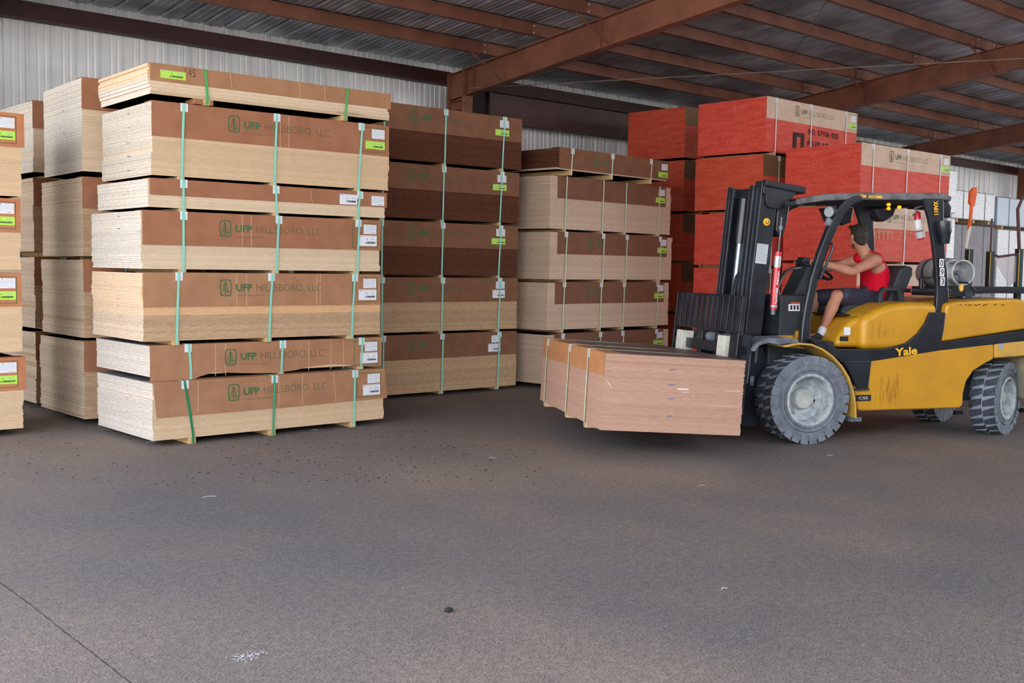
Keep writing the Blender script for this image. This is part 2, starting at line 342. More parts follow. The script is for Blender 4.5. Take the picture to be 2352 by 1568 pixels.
def label_part(par, s0, s1, z0, z1, y, m, kind):
    o = MB().box(s0, s1, y - .0012, y, z0, z1).build('shipping_label', m, par)
    w, h = s1 - s0, z1 - z0; mb = MB(); yy = y - .0017
    def r(a, b, c, d, mi=0): mb.add([(s0 + a * w, yy, z0 + c * h), (s0 + b * w, yy, z0 + c * h), (s0 + b * w, yy, z0 + d * h), (s0 + a * w, yy, z0 + d * h)], [(0, 1, 2, 3)], mi)
    rnd = random.Random(int(s0 * 1000) + int(z1 * 777))
    if kind == 'spec':
        r(.2, .27, .88, .95); r(.45, .92, .9, .93, 1)
        for k in range(7): r(.06, .45, .8 - k * .1, .82 - k * .1, 1); r(.52, .95, .8 - k * .07, .815 - k * .07, 1)
        for k in range(5):
            x = .58 + k * .07; r(x, x + rnd.uniform(.02, .05), .1, rnd.uniform(.14, .2))
        r(.49, .5, .06, .85, 1)
    else:
        for k in range(9): x = .12 + k * .09; r(x, x + .05, .88, .92, 1)
        r(.03, .15, .85, .93, 1); r(.68, .86, .6, .66, 1); r(.42, .47, .6, .68)
        x = .45
        while x < .9:
            ww = rnd.uniform(.012, .04); r(x, x + ww, .22, .42 + rnd.uniform(-.03, .03)); x += ww + .008
        r(.36, .42, .24, .34)
    mb.build('print', [PRINT, PGREY], o)
def bundle(label, group, x, y, yaw, z0, z1, Lx=2.46, Wy=1.235, bm=MDF, bands=None, pitch=.019, card=.3, cs=(0, None), cm=CARD, logo=True, logo_s=0.0,
           straps=((.3, .3), (1.2, 1.2), (2.13, 2.12)), sm=AQUA, rh=.05, labels=True, green=True, frame=True, creases=(), top=False, poly=None, jit=.004, slots=None,
           name='panel_bundle', cat='panel bundle', prot=True, bow=.0, skew=0, dark_low=None, full=True, topflap=.16, gap=.001, backrun=True, extra=None):
    root = empty(name, (x, y, 0), R(yaw), label, cat, group)
    H = z1 - z0; n = max(3, int(round(H / pitch))); p = H / n
    rnd = random.Random(int(x * 100) + int(z0 * 1000))
    mats = [bm] + ([b for _, b in bands] if bands else [])
    mb = MB(); ox = oy = 0
    for i in range(n):
        fr = i / n; mi = 0
        if bands:
            for k, (lim, _) in enumerate(bands):
                if fr < lim: mi = k + 1; break
        if rnd.random() < .12: ox = rnd.uniform(-jit, jit) * 2
        a = ox + rnd.uniform(-jit, jit) * .6 + skew * (1 - fr); c = rnd.uniform(0, jit * .6); e = rnd.uniform(-jit, jit)
        za, zb = z0 + i * p, z0 + (i + 1) * p - gap
        dz = -bow
        mb.box(a, Lx + a + e * .5, c, Wy + rnd.uniform(-jit, jit), za, zb, mi)
    mb.box(.008 + max(skew, 0), Lx - .012 + min(skew, 0), .006, Wy - .008, z0, z1 - gap, len(mats))
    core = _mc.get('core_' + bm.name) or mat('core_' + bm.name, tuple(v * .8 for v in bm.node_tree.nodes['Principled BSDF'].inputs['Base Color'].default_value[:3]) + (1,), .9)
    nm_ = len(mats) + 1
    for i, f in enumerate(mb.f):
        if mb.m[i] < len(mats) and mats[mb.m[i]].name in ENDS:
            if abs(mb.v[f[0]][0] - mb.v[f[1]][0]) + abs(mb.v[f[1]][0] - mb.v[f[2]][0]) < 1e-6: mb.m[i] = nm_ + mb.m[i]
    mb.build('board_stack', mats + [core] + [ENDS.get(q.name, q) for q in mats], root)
    if top: MB().box(-.01, Lx + .01, .004, Wy + .01, z1, z1 + .004).build('top_sheet', TOPS, root)
    s0, s1 = cs[0], (cs[1] if cs[1] is not None else Lx)
    if card:
        mb = MB(); zc = z1 - card
        if poly: pl = [(a, z1 + c) for a, c in poly]
        else: pl = [(s0, zc), (s1, zc), (s1, z1 + .004), (s0, z1 + .004)]
        mb.prism(pl, -.0045, -.0015, 'y')
        mb.box(s0, s1, -.0045, topflap, z1 + .003, z1 + .0065)
        for cr in creases:
            a, b2 = (cr, cr) if not isinstance(cr, tuple) else cr
            mb.add([(a - .003, -.0052, z1), (a + .003, -.0052, z1), (b2 + .003, -.0052, zc + .005), (b2 - .003, -.0052, zc + .005)], [(0, 1, 2, 3)], 1)
        cv = mb.build('cardboard_cover', [cm, CREASE], root)
        if logo:
            mb = MB(); g = logo_s; yy = -.0056
            logo_geo(mb, .715 + g, z1 - .205, yy)
            put_text(mb, 'UFP', .872 + g, yy, z1 - .162, .165, .068, .035)
            mb.build('logo_print', INK, cv)
            mb = MB(); put_text(mb, 'HILLSBORO, LLC', 1.083 + g, yy, z1 - .172, .69, .078, -.012); mb.build('company_name_print', INKT, cv)
            mb = MB(); put_text(mb, 'A UFP INDUSTRIES COMPANY', .872 + g, yy, z1 - .208, .29, .012, 0)
            mb.build('tagline_print', INKT, cv)
        if frame and labels:
            mb = MB(); a, b2, c, d = 2.125 + logo_s * 3.2, 2.42 + logo_s * 3.2, z1 - min(.272, card - .01), z1 - .025; w = .006; yy = -.0055
            for q in ((a, b2, c, c + w), (a, b2, d - w, d), (a, a + w, c, d), (b2 - w, b2, c, d)):
                mb.add([(q[0], yy, q[2]), (q[1], yy, q[2]), (q[1], yy, q[3]), (q[0], yy, q[3])], [(0, 1, 2, 3)])
            mb.build('label_frame_print', INK, cv)
        if labels:
            g = logo_s * 3.2; yy = -.005
            if labels == 'low':
                label_part(root, 2.30, 2.45, z1 - .125, z1 - .03, yy, WHITE, 'spec'); label_part(root, 1.93, 2.13, z1 - .13, z1 - .03, yy, WHITE, 'bar')
            else:
                label_part(root, 2.255 + g, 2.405 + g, z1 - .133, z1 - .04, yy, WHITE, 'spec')
                gz = .16 if green else .148
                label_part(root, (2.18 if green else 2.20) + g, 2.41 + g, z1 - gz - (.078 if green else .105), z1 - gz, yy, LIME if green else WHITE, 'bar')
    for k, (st, sb) in enumerate(straps):
        w = .011
        pts = [(st, Wy + .012, z1 + .003), (st, .03, z1 + .009), (st, -.012, z1 + .008), (st, -.014, z1 - .02), (sb + (st - sb) * .55, -.012, z1 - H * .4), (sb, -.010, z0 + .02), (sb, -.006, z0 - rh + .006), (sb, .05, z0 - rh + .003)]
        smm = sm[k] if isinstance(sm, (list, tuple)) else sm
        sp = MB().beam(pts, w * 2, .0016, side=Vector((1, 0, 0))).build('strap', smm, root)
        if prot:
            o = st + rnd.choice((-.006, .006))
            MB().box(o - .034, o + .034, -.0075, -.0058, z1 - .066, z1 + .0065).box(o - .034, o + .034, -.0075, .05, z1 + .0068, z1 + .0082).build('edge_protector', PROT, sp)
    if rh:
        for k, (st, sb) in enumerate(straps):
            MB().box(sb - .035, sb + .03, -.001, Wy - .01, z0 - rh, z0 - .0005).build('runner', WOOD, root, bevel=.003)
    if extra: extra(root, z0, z1, Lx, Wy)
    return root

TH_ = math.degrees(TH)
GA = 'strapped panel bundles of the near stack'
BD = [ # label, x, y, yaw, z0, z1, opts
 ('loose topmost bundle of the near tan stack, hand-marked 145, lime label at left', 4.122, 9.265, -2.6, 3.085, 3.345, dict(bm=MDF, bands=[(.48, MDFW), (1, PEACH)], pitch=.028, card=.145, cs=(0, 2.48), cm=CARDL, logo=False, labels=False, straps=((.50, .52), (1.97, 1.95)), sm=mat('bright_green_strap', (60, 170, 84), .4), rh=.05, prot=False, creases=((.74, .76), 1.45, 1.72), jit=.012)),
 ('tall tan bundle with a green-labelled cardboard band, second from the top of the near stack', 4.149, 9.305, -2.7, 2.387, 3.028, dict(bm=MDF, pitch=.0165, card=.30, creases=((1.24, 1.24), (1.33, 1.33)), straps=((.29, .27), (1.2, 1.18), (2.14, 2.10)), rh=.035)),
 ('thin bundle in the near stack, plain cardboard band with two separate white labels', 4.10, 9.277, -2.1, 2.105, 2.352, dict(bm=MDF, bands=[(1, MDFW)], pitch=.03, card=.14, cs=(.015, 2.485), logo=False, frame=False, labels='low', creases=((1.6, 1.625),), straps=((.32, .32), (1.23, 1.24), (2.16, 2.14)), rh=.035)),
 ('mid-height bundle of the near stack with pale end, two white labels touching each other', 4.042, 9.268, -2.3, 1.564, 2.070, dict(bm=MDF, bands=[(1, MDFW)], pitch=.018, card=.295, green=False, creases=((.94, .94), 1.03), straps=((.37, .37), (1.31, 1.29), (2.2, 2.18)), rh=.036, jit=.006)),
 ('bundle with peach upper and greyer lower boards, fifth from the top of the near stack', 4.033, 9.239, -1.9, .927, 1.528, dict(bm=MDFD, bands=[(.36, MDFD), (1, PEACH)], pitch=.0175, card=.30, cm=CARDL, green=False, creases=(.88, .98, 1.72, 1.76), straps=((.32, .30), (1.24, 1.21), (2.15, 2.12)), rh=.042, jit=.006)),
 ('thin bundle with torn ragged cardboard front, second from the bottom of the near stack', 4.095, 9.25, -.7, .612, .885, dict(bm=MDF, pitch=.026, card=.30, cm=CARDL, green=False, top=True, creases=(.62, .72, 1.6, 1.85, 2.0),
    poly=[(0, -.315), (.42, -.31), (.47, -.29), (.52, -.28), (.6, -.262), (1.0, -.29), (1.25, -.3), (1.45, -.285), (1.6, -.262), (1.85, -.245), (2.05, -.262), (2.2, -.285), (2.46, -.285), (2.46, .004), (0, .004)],
    straps=((.36, .38), (1.31, 1.30), (2.22, 2.21)), rh=.045)),
 ('lowest bundle of the near stack, resting on three wooden runners on the asphalt', 4.078, 9.152, -.1, .058, .566, dict(bm=MDF, pitch=.018, card=.3, cm=CARDL, green=False, top=True, creases=(.42, 1.24, 1.5, (1.85, 1.88)), poly=[(.03, -.31), (1.3, -.31), (2.5, -.298), (2.465, .004), (0, .004)],
    straps=((.29, .37), (1.19, 1.18), (2.1, 2.09)), sm=[GREEN, mat('mid_green_strap', (64, 160, 120), .4), AQUA], rh=.058)),
]
def mark145(root, z0, z1, Lx, Wy):
    mb = MB(); put_text(mb, '145', .315, -.006, z1 - .075, .095, .068, -.02); mb.build('handwritten_number', MARK, root)
    label_part(root, .09, .32, z1 - .115, z1 - .045, -.005, LIME, 'bar')
    mb = MB(); put_text(mb, 'PLYAD 018900 LC', 1.86, -.006, z0 + .015, .3, .022, -.02); mb.build('handwritten_note', MARK, root)
    MB().box(.40, .58, .0, .2, z0 - .046, z0 - .001).build('crushed_cardboard', CARD, root)
BD[0][6]['extra'] = mark145
def blue_marks(col, ys):
    m = mat('chalk_mark_' + col, {'blue': (70, 110, 130), 'red': (220, 110, 90)}[col], .9)
    def f(root, z0, z1, Lx, Wy):
        mb = MB(); rr = random.Random(int(z0 * 99))
        for q in ys:
            z = z0 + q * (z1 - z0); mb.add([(-.0135, Wy * .42 + rr.uniform(-.03, .03) + dy, z + dz) for dy, dz in ((-.03, -.004), (.03, 0), (.03, .006), (0, .004))], [(0, 1, 2, 3)])
        mb.build('chalk_mark', m, root)
    return f
BD[1][6]['extra'] = blue_marks('blue', (.1, .3, .5, .7, .9)); BD[3][6]['extra'] = blue_marks('blue', (.15, .5, .7, .92))
BD[4][6]['extra'] = blue_marks('red', (.2, .35, .5, .6, .75)); BD[6][6]['extra'] = blue_marks('red', (.15, .4, .65, .85)); BD[2][6]['extra'] = blue_marks('blue', (.5,))
for lb, x, y, yw, z0, z1, o in BD: bundle(lb, GA, x, y, yw, z0, z1, **o)
# the column of bundles behind the near stack
GD = 'strapped panel bundles of the second row, left'
for lb, x, y, yw, z0, z1, o in (
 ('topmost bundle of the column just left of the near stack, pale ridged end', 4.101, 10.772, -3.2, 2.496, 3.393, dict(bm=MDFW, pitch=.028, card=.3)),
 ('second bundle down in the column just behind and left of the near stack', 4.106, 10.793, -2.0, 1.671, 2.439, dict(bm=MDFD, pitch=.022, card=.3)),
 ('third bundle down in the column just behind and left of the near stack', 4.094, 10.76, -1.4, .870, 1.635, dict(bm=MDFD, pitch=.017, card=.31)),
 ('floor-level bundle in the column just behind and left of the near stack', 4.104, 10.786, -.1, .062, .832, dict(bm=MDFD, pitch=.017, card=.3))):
    bundle(lb, GD, x, y, yw, z0, z1, straps=((.42, .42), (1.25, 1.25), (2.1, 2.1)), extra=blue_marks('blue', (.2, .45, .7, .9)), **o)
GE = 'strapped panel bundles of the third row, left'
for lb, z0, z1, p in (('topmost pale-ended bundle of the deepest left column against the ribbed wall', 2.569, 3.326, .028), ('second bundle down in the deepest left column, in deep shade', 1.717, 2.505, .02),
                   ('third bundle down in the deepest left column, in deep shade', .888, 1.654, .018), ('floor-level bundle of the deepest left column, in deep shade', .065, .84, .018)):
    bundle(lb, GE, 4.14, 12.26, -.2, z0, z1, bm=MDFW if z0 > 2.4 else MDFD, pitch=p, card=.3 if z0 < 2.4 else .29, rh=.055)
GF = 'labelled bundles at the left edge of the picture'
for lb, x, z0, z1, rh in (('topmost bundle at the left edge of the picture, only its labelled right end showing', 1.0, 2.205, 2.952, .03), ('second bundle down at the left edge of the picture, lime label on its end', .985, 1.534, 2.177, .035),
                       ('third bundle down at the left edge of the picture, lime label on its end', .985, .777, 1.496, .055), ('floor-level bundle at the left edge of the picture, cardboard flap wider than the boards', .985, .062, .72, .06)):
    bundle(lb, GF, x, 10.6, -1.0, z0, z1, bm=MDF, pitch=.018, cs=(0, 2.49) if z0 < .1 or z0 > 2.2 else (0, None), cm=mat('cardboard_warm', (186, 122, 84), .8, noise=5, col2=(176, 112, 76)), rh=rh)
GB = 'dark-shaded bundles right of the near stack'
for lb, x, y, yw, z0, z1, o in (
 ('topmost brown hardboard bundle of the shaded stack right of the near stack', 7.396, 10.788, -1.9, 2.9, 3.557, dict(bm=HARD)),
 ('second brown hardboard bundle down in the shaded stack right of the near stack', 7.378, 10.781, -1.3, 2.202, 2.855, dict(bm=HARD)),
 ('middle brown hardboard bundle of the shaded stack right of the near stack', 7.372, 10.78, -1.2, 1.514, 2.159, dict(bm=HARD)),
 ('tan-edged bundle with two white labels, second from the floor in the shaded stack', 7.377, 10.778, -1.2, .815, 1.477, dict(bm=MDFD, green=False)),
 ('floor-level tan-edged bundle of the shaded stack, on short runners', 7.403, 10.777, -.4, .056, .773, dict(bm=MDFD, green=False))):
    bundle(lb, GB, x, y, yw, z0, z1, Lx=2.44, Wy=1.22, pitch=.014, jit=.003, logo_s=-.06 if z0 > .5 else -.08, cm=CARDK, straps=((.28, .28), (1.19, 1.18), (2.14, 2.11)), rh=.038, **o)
GC = 'greyish particleboard bundles in the middle stack'
bundle('thin dark bundle on top of the greyish particleboard stack, in the middle', GC, 10.258, 10.429, 3.7, 2.93, 3.216, Lx=2.44, Wy=1.22, bm=HARD, bands=[(.08, PART)], pitch=.012, card=.27, cm=CARDK, straps=((.26, .24), (1.11, 1.10), (2.01, 2.0)), sm=LGREEN, rh=.065, skew=-.05, jit=.008)
S4 = ((.33, .31), (1.12, 1.11), (1.64, 1.63), (2.45, 2.44))
for lb, x, y, yw, z0, z1, o in (
 ('second bundle down in the middle stack, its cardboard band without printing', 10.212, 10.545, 4.2, 2.15, 2.855, dict(logo=False, frame=False, prot=False)),
 ('third bundle down in the middle stack, of greyish particleboard', 10.194, 10.511, 3.7, 1.473, 2.109, dict()),
 ('fourth bundle down in the middle stack, of greyish particleboard', 10.198, 10.546, 3.8, .79, 1.432, dict()),
 ('floor-level particleboard bundle of the middle stack, half hidden by the carried load', 10.178, 10.524, 3.8, .064, .729, dict())):
    bundle(lb, GC, x, y, yw, z0, z1, Lx=2.74, Wy=1.5, bm=PART, cm=mat('cardboard_dark_brown', (126, 84, 64), .8, noise=5, col2=(118, 78, 58)), pitch=.0236, gap=.004, cs=(.15, 2.61), card=.295, logo_s=.055 if not o.get('logo', 1) else .06, straps=S4, sm=LGREEN, rh=.042, jit=.006, **o)
# red plywood stacks
GR = 'red-edged plywood bundles'
RS = ((.23, .23), (1.14, 1.14), (2.12, 2.1))
def red(lb, x, y, yw, z0, z1, **o):
    a = dict(Lx=2.44, Wy=1.22, bm=REDO, pitch=.0182, gap=.0008, card=.3, straps=RS, sm=STEELS, rh=.045, jit=.0025, cm=mat('cardboard_dark_olive', (112, 84, 58), .8))
    a.update(o); return bundle(lb, GR, x, y, yw, z0, z1, **a)
def word(root, txt, x, z, w, h, wt, m, nm):
    mb = MB(); put_text(mb, txt, x, -.003, z, w, h, wt); mb.build(nm, m, root)
def stencil_black(root, z0, z1, Lx, Wy):
    z = z1 - .64
    MB().prism([(.68, z - .06), (.68, z + .2), (.98, z + .2), (.98, z - .06), (.89, z - .06), (.89, z + .14), (.78, z + .14), (.78, z - .06)], -.0035, -.0025).build('black_stencil', BLACKINK, root)
    for t_, x, w in (('NO.', 1.08, .2), ('57106', 1.33, .33), ('025', 1.71, .2)): word(root, t_, x, z + .2, w, .085, .03, BLACKINK, 'black_stencil')
    for t_, x, w in (('P', 1.06, .07), ('LVP', 1.2, .2), ('NO', 1.48, .17)): word(root, t_, x, z + .02, w, .09, .03, BLACKINK, 'black_stencil')
def stencil_pale(root, z0, z1, Lx, Wy):
    for t_, x, w in (('OST', .2, .18), ('TX', .43, .12), ('55V', .6, .2), ('I M', 1.02, .16)): word(root, t_, x, z0 + .07, w, .07, .02, CHALK, 'pale_stencil')
def stencil_pale2(root, z0, z1, Lx, Wy):
    for t_, x, w, wt in (('TTATTTT', .12, .8, .05), ('257', 1.0, .42, -.01), ('P1', 1.5, .28, -.01)): word(root, t_, x, z1 - .45, w, .13, wt, CHALK, 'pale_stencil')
    word(root, 'YALWFLOWN', .35, z0 + .05, 1.0, .06, -.02, CHALK, 'pale_stencil')
for k, (nm, z0, z1) in enumerate((('topmost', 3.486, 4.32), ('second', 2.60, 3.44), ('third', 1.78, 2.55), ('fourth', .93, 1.73), ('floor-level', .06, .88))):
    red('%s bundle of the rearmost red plywood stack, left of the tall one' % nm, 14.40, 11.68, 2.0, z0, z1, straps=((.5, .5), (1.3, 1.3), (2.1, 2.1)), sm=LGREEN)
for k, (nm, x, z0, z1, o) in enumerate((('topmost', 13.329, 3.34, 4.12, dict(cm=CARDG, bm=RED, extra=stencil_black, creases=(.95,))), ('second', 13.29, 2.522, 3.295, dict(straps=((.38, .38), (1.2, 1.2), (2.1, 2.1)), sm=LGREEN)),
     ('third', 13.31, 1.709, 2.47, dict(bm=RED)), ('fourth', 13.31, .90, 1.66, dict(bm=RED)), ('floor-level', 13.31, .06, .85, dict(bm=RED)))):
    red('%s bundle of the tall red plywood stack behind the mast%s' % (nm, ', stencilled in black' if k == 0 else ''), x, 9.34, 0, z0, z1, **o)
for k, (nm, z0, z1, o) in enumerate((('topmost', 2.60, 3.39, dict(extra=stencil_pale, creases=(.75, 1.45))), ('second', 1.79, 2.545, dict(extra=stencil_pale2, creases=(.5, .9))), ('third', .965, 1.745, {}), ('floor-level', .06, .915, {}))):
    red('%s bright red plywood bundle of the stack behind the forklift cab' % nm, 13.61, 7.98, -1.3, z0, z1, cm=CARDG, bm=RED, straps=((.3, .3), (1.2, 1.2), (2.15, 2.13)), **o)
# wrapped lumber beyond
WRAP = mat('white_wrap', (236, 240, 246), .35, noise=3, nscale=(2, 2, 10), col2=(196, 206, 214), lo=.3, hi=.7, bump=.6, bscale=(1, 1, 5), n2=9); WRAPB = mat('pale_blue_wrap', (168, 190, 214), .4, bump=.3, n2=5)
GREYW = mat('grey_carton', (158, 158, 164), .7, noise=3, col2=(148, 148, 156))
def wrapped(lb, x0, x1, y0, y1, z0, z1, m, g='wrapped bundles beyond the red plywood', rl=True):
    r = empty('wrapped_bundle', (x0, y0, 0), 0, lb, 'wrapped bundle', g)
    mb = MB(); nx = 6; w = x1 - x0
    mb.box(0, w, 0, y1 - y0, z0, z1).build('wrapping', m, r, bevel=.03)
    mb = MB()
    for s in (.25, .75): MB().box(w * s - .012, w * s + .012, -.006, y1 - y0 + .004, z1, z1 + .004).box(w * s - .012, w * s + .012, -.007, -.003, z0, z1 + .004).build('strap', mat('dark_strap', (60, 66, 70), .5), r)
    mb = MB()
    for s in (.12, .5, .86): MB().box(w * s - .05, w * s + .05, 0, y1 - y0, z0 - .08, z0).build('runner', WOOD, r)
for nm, z0, z1, m in (('topmost', 2.72, 3.5, WRAP), ('second', 1.84, 2.64, WRAP), ('third', .96, 1.76, WRAP), ('floor-level', .08, .88, GREYW)):
    wrapped('%s white film-wrapped bundle just behind the rear end of the red stack' % nm, 16.9, 19.45, 9.45, 10.7, z0, z1, m, 'film-wrapped bundles just behind the red stacks')
for nm, z0, z1, m in (('white film-wrapped bundle on top of the grey-carton stack, under the ribbed far wall', 2.93, 3.60, WRAP), ('tall grey carton bundle under the white wrapped one in the far bay', 1.24, 2.80, GREYW), ('floor-level grey carton bundle in the far bay', .08, 1.16, GREYW)):
    wrapped(nm, 24.9, 27.15, 12.2, 13.4, z0, z1, m)
wrapped('pale blue wrapped bundle beyond the tipped pole, in the far bay', 27.5, 30.2, 12.3, 13.4, 2.85, 3.58, WRAPB)
wrapped('bright white wrapped bundle below the pale blue one', 27.6, 30.2, 12.3, 13.4, 1.3, 2.77, WRAP)
wrapped('floor-level bright white wrapped bundle at the far right', 27.6, 30.2, 12.3, 13.4, .08, 1.22, WRAP)

# the load on the forks
LR = bundle('brown hardboard bundle carried low on the forklift forks, film-wrapped with three pale straps', None, 0, 0, 0, 0, .655, Lx=2.44, Wy=1.26, bm=LOADM, pitch=.0128, gap=.0005, card=.19, cm=CARDO, logo=False, labels=False,
            straps=((.24, .24), (1.2, 1.2), (1.92, 1.92)), sm=LGREEN, rh=.045, jit=.004, name='carried_panel_bundle')
lw = math.radians(-31.53); lro = math.radians(.89); lti = math.radians(3.0)
wd = Vector((-math.sin(lw) * math.cos(lro), math.cos(lw) * math.cos(lro), -math.sin(lro)))
ud = Vector((math.cos(lw) * math.cos(lti), math.sin(lw) * math.cos(lti), -math.sin(lti)))
hd = ud.cross(wd).normalized(); ud = wd.cross(hd)
LM = Matrix((-wd, ud, hd)).transposed().to_4x4(); LM.translation = Vector((6.792, 6.308, .258)) + wd * 2.44 - ud * .03
LR.matrix_world = LM
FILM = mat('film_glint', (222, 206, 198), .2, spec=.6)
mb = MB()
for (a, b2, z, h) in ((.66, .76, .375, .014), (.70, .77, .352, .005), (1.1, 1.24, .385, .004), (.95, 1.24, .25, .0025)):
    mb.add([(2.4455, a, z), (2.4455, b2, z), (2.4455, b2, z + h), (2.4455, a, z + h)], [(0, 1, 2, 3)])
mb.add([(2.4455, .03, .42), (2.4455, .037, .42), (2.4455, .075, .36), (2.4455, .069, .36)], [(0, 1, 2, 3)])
mb.build('painted_film_glint', FILM, LR)  # pale flat strips paint the film's glints onto the load
mb = MB()
for z in (.14, .29, .41, .54): mb.add([(2.4456, .58, z), (2.4456, .63, z + .004), (2.4456, .63, z + .012), (2.4456, .58, z + .008)], [(0, 1, 2, 3)])
mb.build('chalk_mark', mat('blue_mark', (96, 106, 150), .8), LR)
MB().box(-.01, 2.45, .01, 1.265, .655, .660).build('top_sheet', mat('brown_top_sheet', (112, 88, 82), .45, noise=3, nscale=(8, 1, 1), col2=(96, 78, 74)), LR)

# ------------------------------------------------------------------ forklift
YEL = mat('truck_yellow', (208, 152, 22), .46, noise=3.5, col2=(192, 138, 30), lo=.3, hi=.75, coat=.2)
YELD = mat('truck_yellow_dusty', (206, 160, 62), .6, noise=5, col2=(168, 146, 104), lo=.45, hi=.7)
BLK = mat('truck_black', (26, 30, 38), .32, noise=5, col2=(44, 50, 60), lo=.4, hi=.8, coat=.15); BLKM = mat('black_plastic', (38, 44, 50), .6, noise=6, col2=(54, 62, 68), lo=.45, hi=.8)
GUARD = mat('guard_dusty_black', (118, 116, 118), .6, noise=9, col2=(84, 84, 88)); GREYM = mat('dusty_grey_metal', (120, 128, 138), .6, noise=6, col2=(92, 100, 110))
SIDE = mat('tyre_sidewall_dusty', (122, 130, 140), .85, noise=12, col2=(104, 110, 120)); TREAD = mat('tyre_tread', (46, 50, 58), .85, noise=20, col2=(64, 70, 80)); DUSTE = mat('tyre_dust', (140, 150, 162), .9)
RIM = mat('rim_dusty_white', (190, 196, 198), .7, noise=14, col2=(152, 162, 170)); HUBM = mat('hub_cream', (196, 200, 192), .6, noise=8, col2=(170, 176, 172)); CHROME = mat('chrome', (128, 140, 152), .3, metal=.8)
RUB = mat('rubber_grey', (118, 126, 136), .75, noise=7, col2=(80, 86, 96)); REDC = mat('cylinder_red', (200, 26, 44), .3, coat=.3); WHT = mat('white_paint', (226, 228, 230), .5)
CREAM = mat('cream_block', (214, 212, 198), .8, noise=30, col2=(198, 196, 184)); YST = mat('sticker_yellow', (240, 186, 32), .5); ORG = mat('orange_paint', (226, 96, 36), .55, noise=7, col2=(206, 80, 30)); ALU = mat('tank_aluminium', (190, 194, 196), .4, metal=.3, noise=7, col2=(160, 166, 170))
FO = Vector((8.99, 5.71, 0)); FA = R(-26)
FK = empty('forklift', FO, FA, 'yellow and black counterweight forklift carrying a brown panel bundle, numbered 093', 'forklift')
N_, F_ = .06, 1.48      # near and far side planes
def wheel(name_label, par, u, v, z, r, w, rimr, steer=0, far=False, nl=26, deep=.13, ang0=0):
    mb = MB(); t = r / .42; core = r * .945
    prof = [(rimr, deep * .3), (rimr + .004, .004), (rimr + .016, .0), (r * .635, -.002), (r * .645, .010), (r * .66, .010), (r * .67, -.003), (r * .715, -.006), (r * .745, .008), (r * .80, .006), (core - .012, .008), (core, .02), (core, w - .02), (core - .012, w - .008), (r * .8, w), (rimr, w)]
    mb.lathe(prof, 72, 0)
    m = [0] * (72 * (len(prof) - 1))
    for k in range(72):
        for i in (10, 11, 12, 13): m[k * (len(prof) - 1) + i] = 2
    mb.m[-len(m):] = m
    for side in (0, 1):
        for k in range(nl):
            a0 = 2 * math.pi * (k + side * .5) / nl + ang0; da = 2 * math.pi / nl * .80; sk = .10 * (1 if side == 0 else -1)
            ya, yb = (-.003, w * .46) if side == 0 else (w + .003, w * .54)
            nn = 3; vs = []
            for y, off, rin in ((ya, 0, r * .805), (yb, sk, core - .01)):
                taper = 1 if y == ya else .72
                for j in range(nn + 1):
                    a = a0 + off + (j / nn - .5) * da * taper
                    for rr in (rin, r): vs.append((rr * math.cos(a), y, rr * math.sin(a)))
            q = (nn + 1) * 2; fs = []; mi = []
            for j in range(nn):
                b0 = j * 2
                fs += [(b0, b0 + 2, b0 + 3, b0 + 1), (b0 + 1, b0 + 3, b0 + 3 + q, b0 + 1 + q), (b0 + q, b0 + 1 + q, b0 + 3 + q, b0 + 2 + q)]; mi += [0, 1, 1]
            fs += [(0, 1, 1 + q, q), (nn * 2, nn * 2 + q, nn * 2 + 1 + q, nn * 2 + 1)]; mi += [2, 2]
            mb.add(vs, fs); mb.m[-len(fs):] = mi
    T = mb.build('wheel', [SIDE, TREAD, DUSTE], par)
    T.location = (u, v, z); T.rotation_euler = (0, 0, steer + (math.pi if far else 0))
    mb = MB().lathe([(rimr + .004, .012), (rimr + .014, -.006), (rimr + .004, -.012), (rimr - .008, -.010), (rimr - .014, .0), (rimr - .022, .03), (rimr - .026, deep), (rimr * .45, deep + .015), (rimr * .45, deep + .03), (rimr + .0, deep + .03)], 48)
    mb.build('rim', RIM, T, smooth=True)
    mb = MB().lathe([(.001, deep - .07), (rimr * .20, deep - .07), (rimr * .21, deep - .062), (rimr * .28, deep - .060), (rimr * .29, deep - .054), (rimr * .38, deep - .050), (rimr * .42, deep - .035), (rimr * .44, deep + .02)], 36)
    mb.build('hub', HUBM, T, smooth=True)
    for k in range(8):
        a = 2 * math.pi * k / 8 + .25; c = (rimr * .66 * math.cos(a), deep, rimr * .66 * math.sin(a))
        MB().tube([(c[0], deep + .014, c[2]), (c[0], deep - .012, c[2])], .017, 6).tube([(c[0], deep - .01, c[2]), (c[0], deep - .03, c[2])], .009, 8).build('wheel_nut', HUBM, T)
    MB().tube([(rimr * .66 * math.cos(-.2), deep + .013, rimr * .66 * math.sin(-.2)), (rimr * .66 * math.cos(-.2), deep + .008, rimr * .66 * math.sin(-.2))], .02, 10).build('vent_hole', BLK, T)
    return T
wheel('', FK, 0, 0, .42, .42, .30, .235, nl=26, deep=.15)
wheel('', FK, 0, 1.54, .42, .42, .30, .235, far=True, nl=26, deep=.15)
ST = R(30)
def rear(v0, far):
    T = wheel('', FK, 0, 0, .37, .37, .25, .205, nl=22, deep=.1)
    c = Vector((2.33, v0, 0)); rot = ST + (math.pi if far else 0)
    off = Matrix.Rotation(rot, 3, 'Z') @ Vector((0, -.125, 0)); T.location = (c.x + off.x, c.y + off.y, .37); T.rotation_euler = (0, 0, rot)
rear(.29, False); rear(1.25, True)
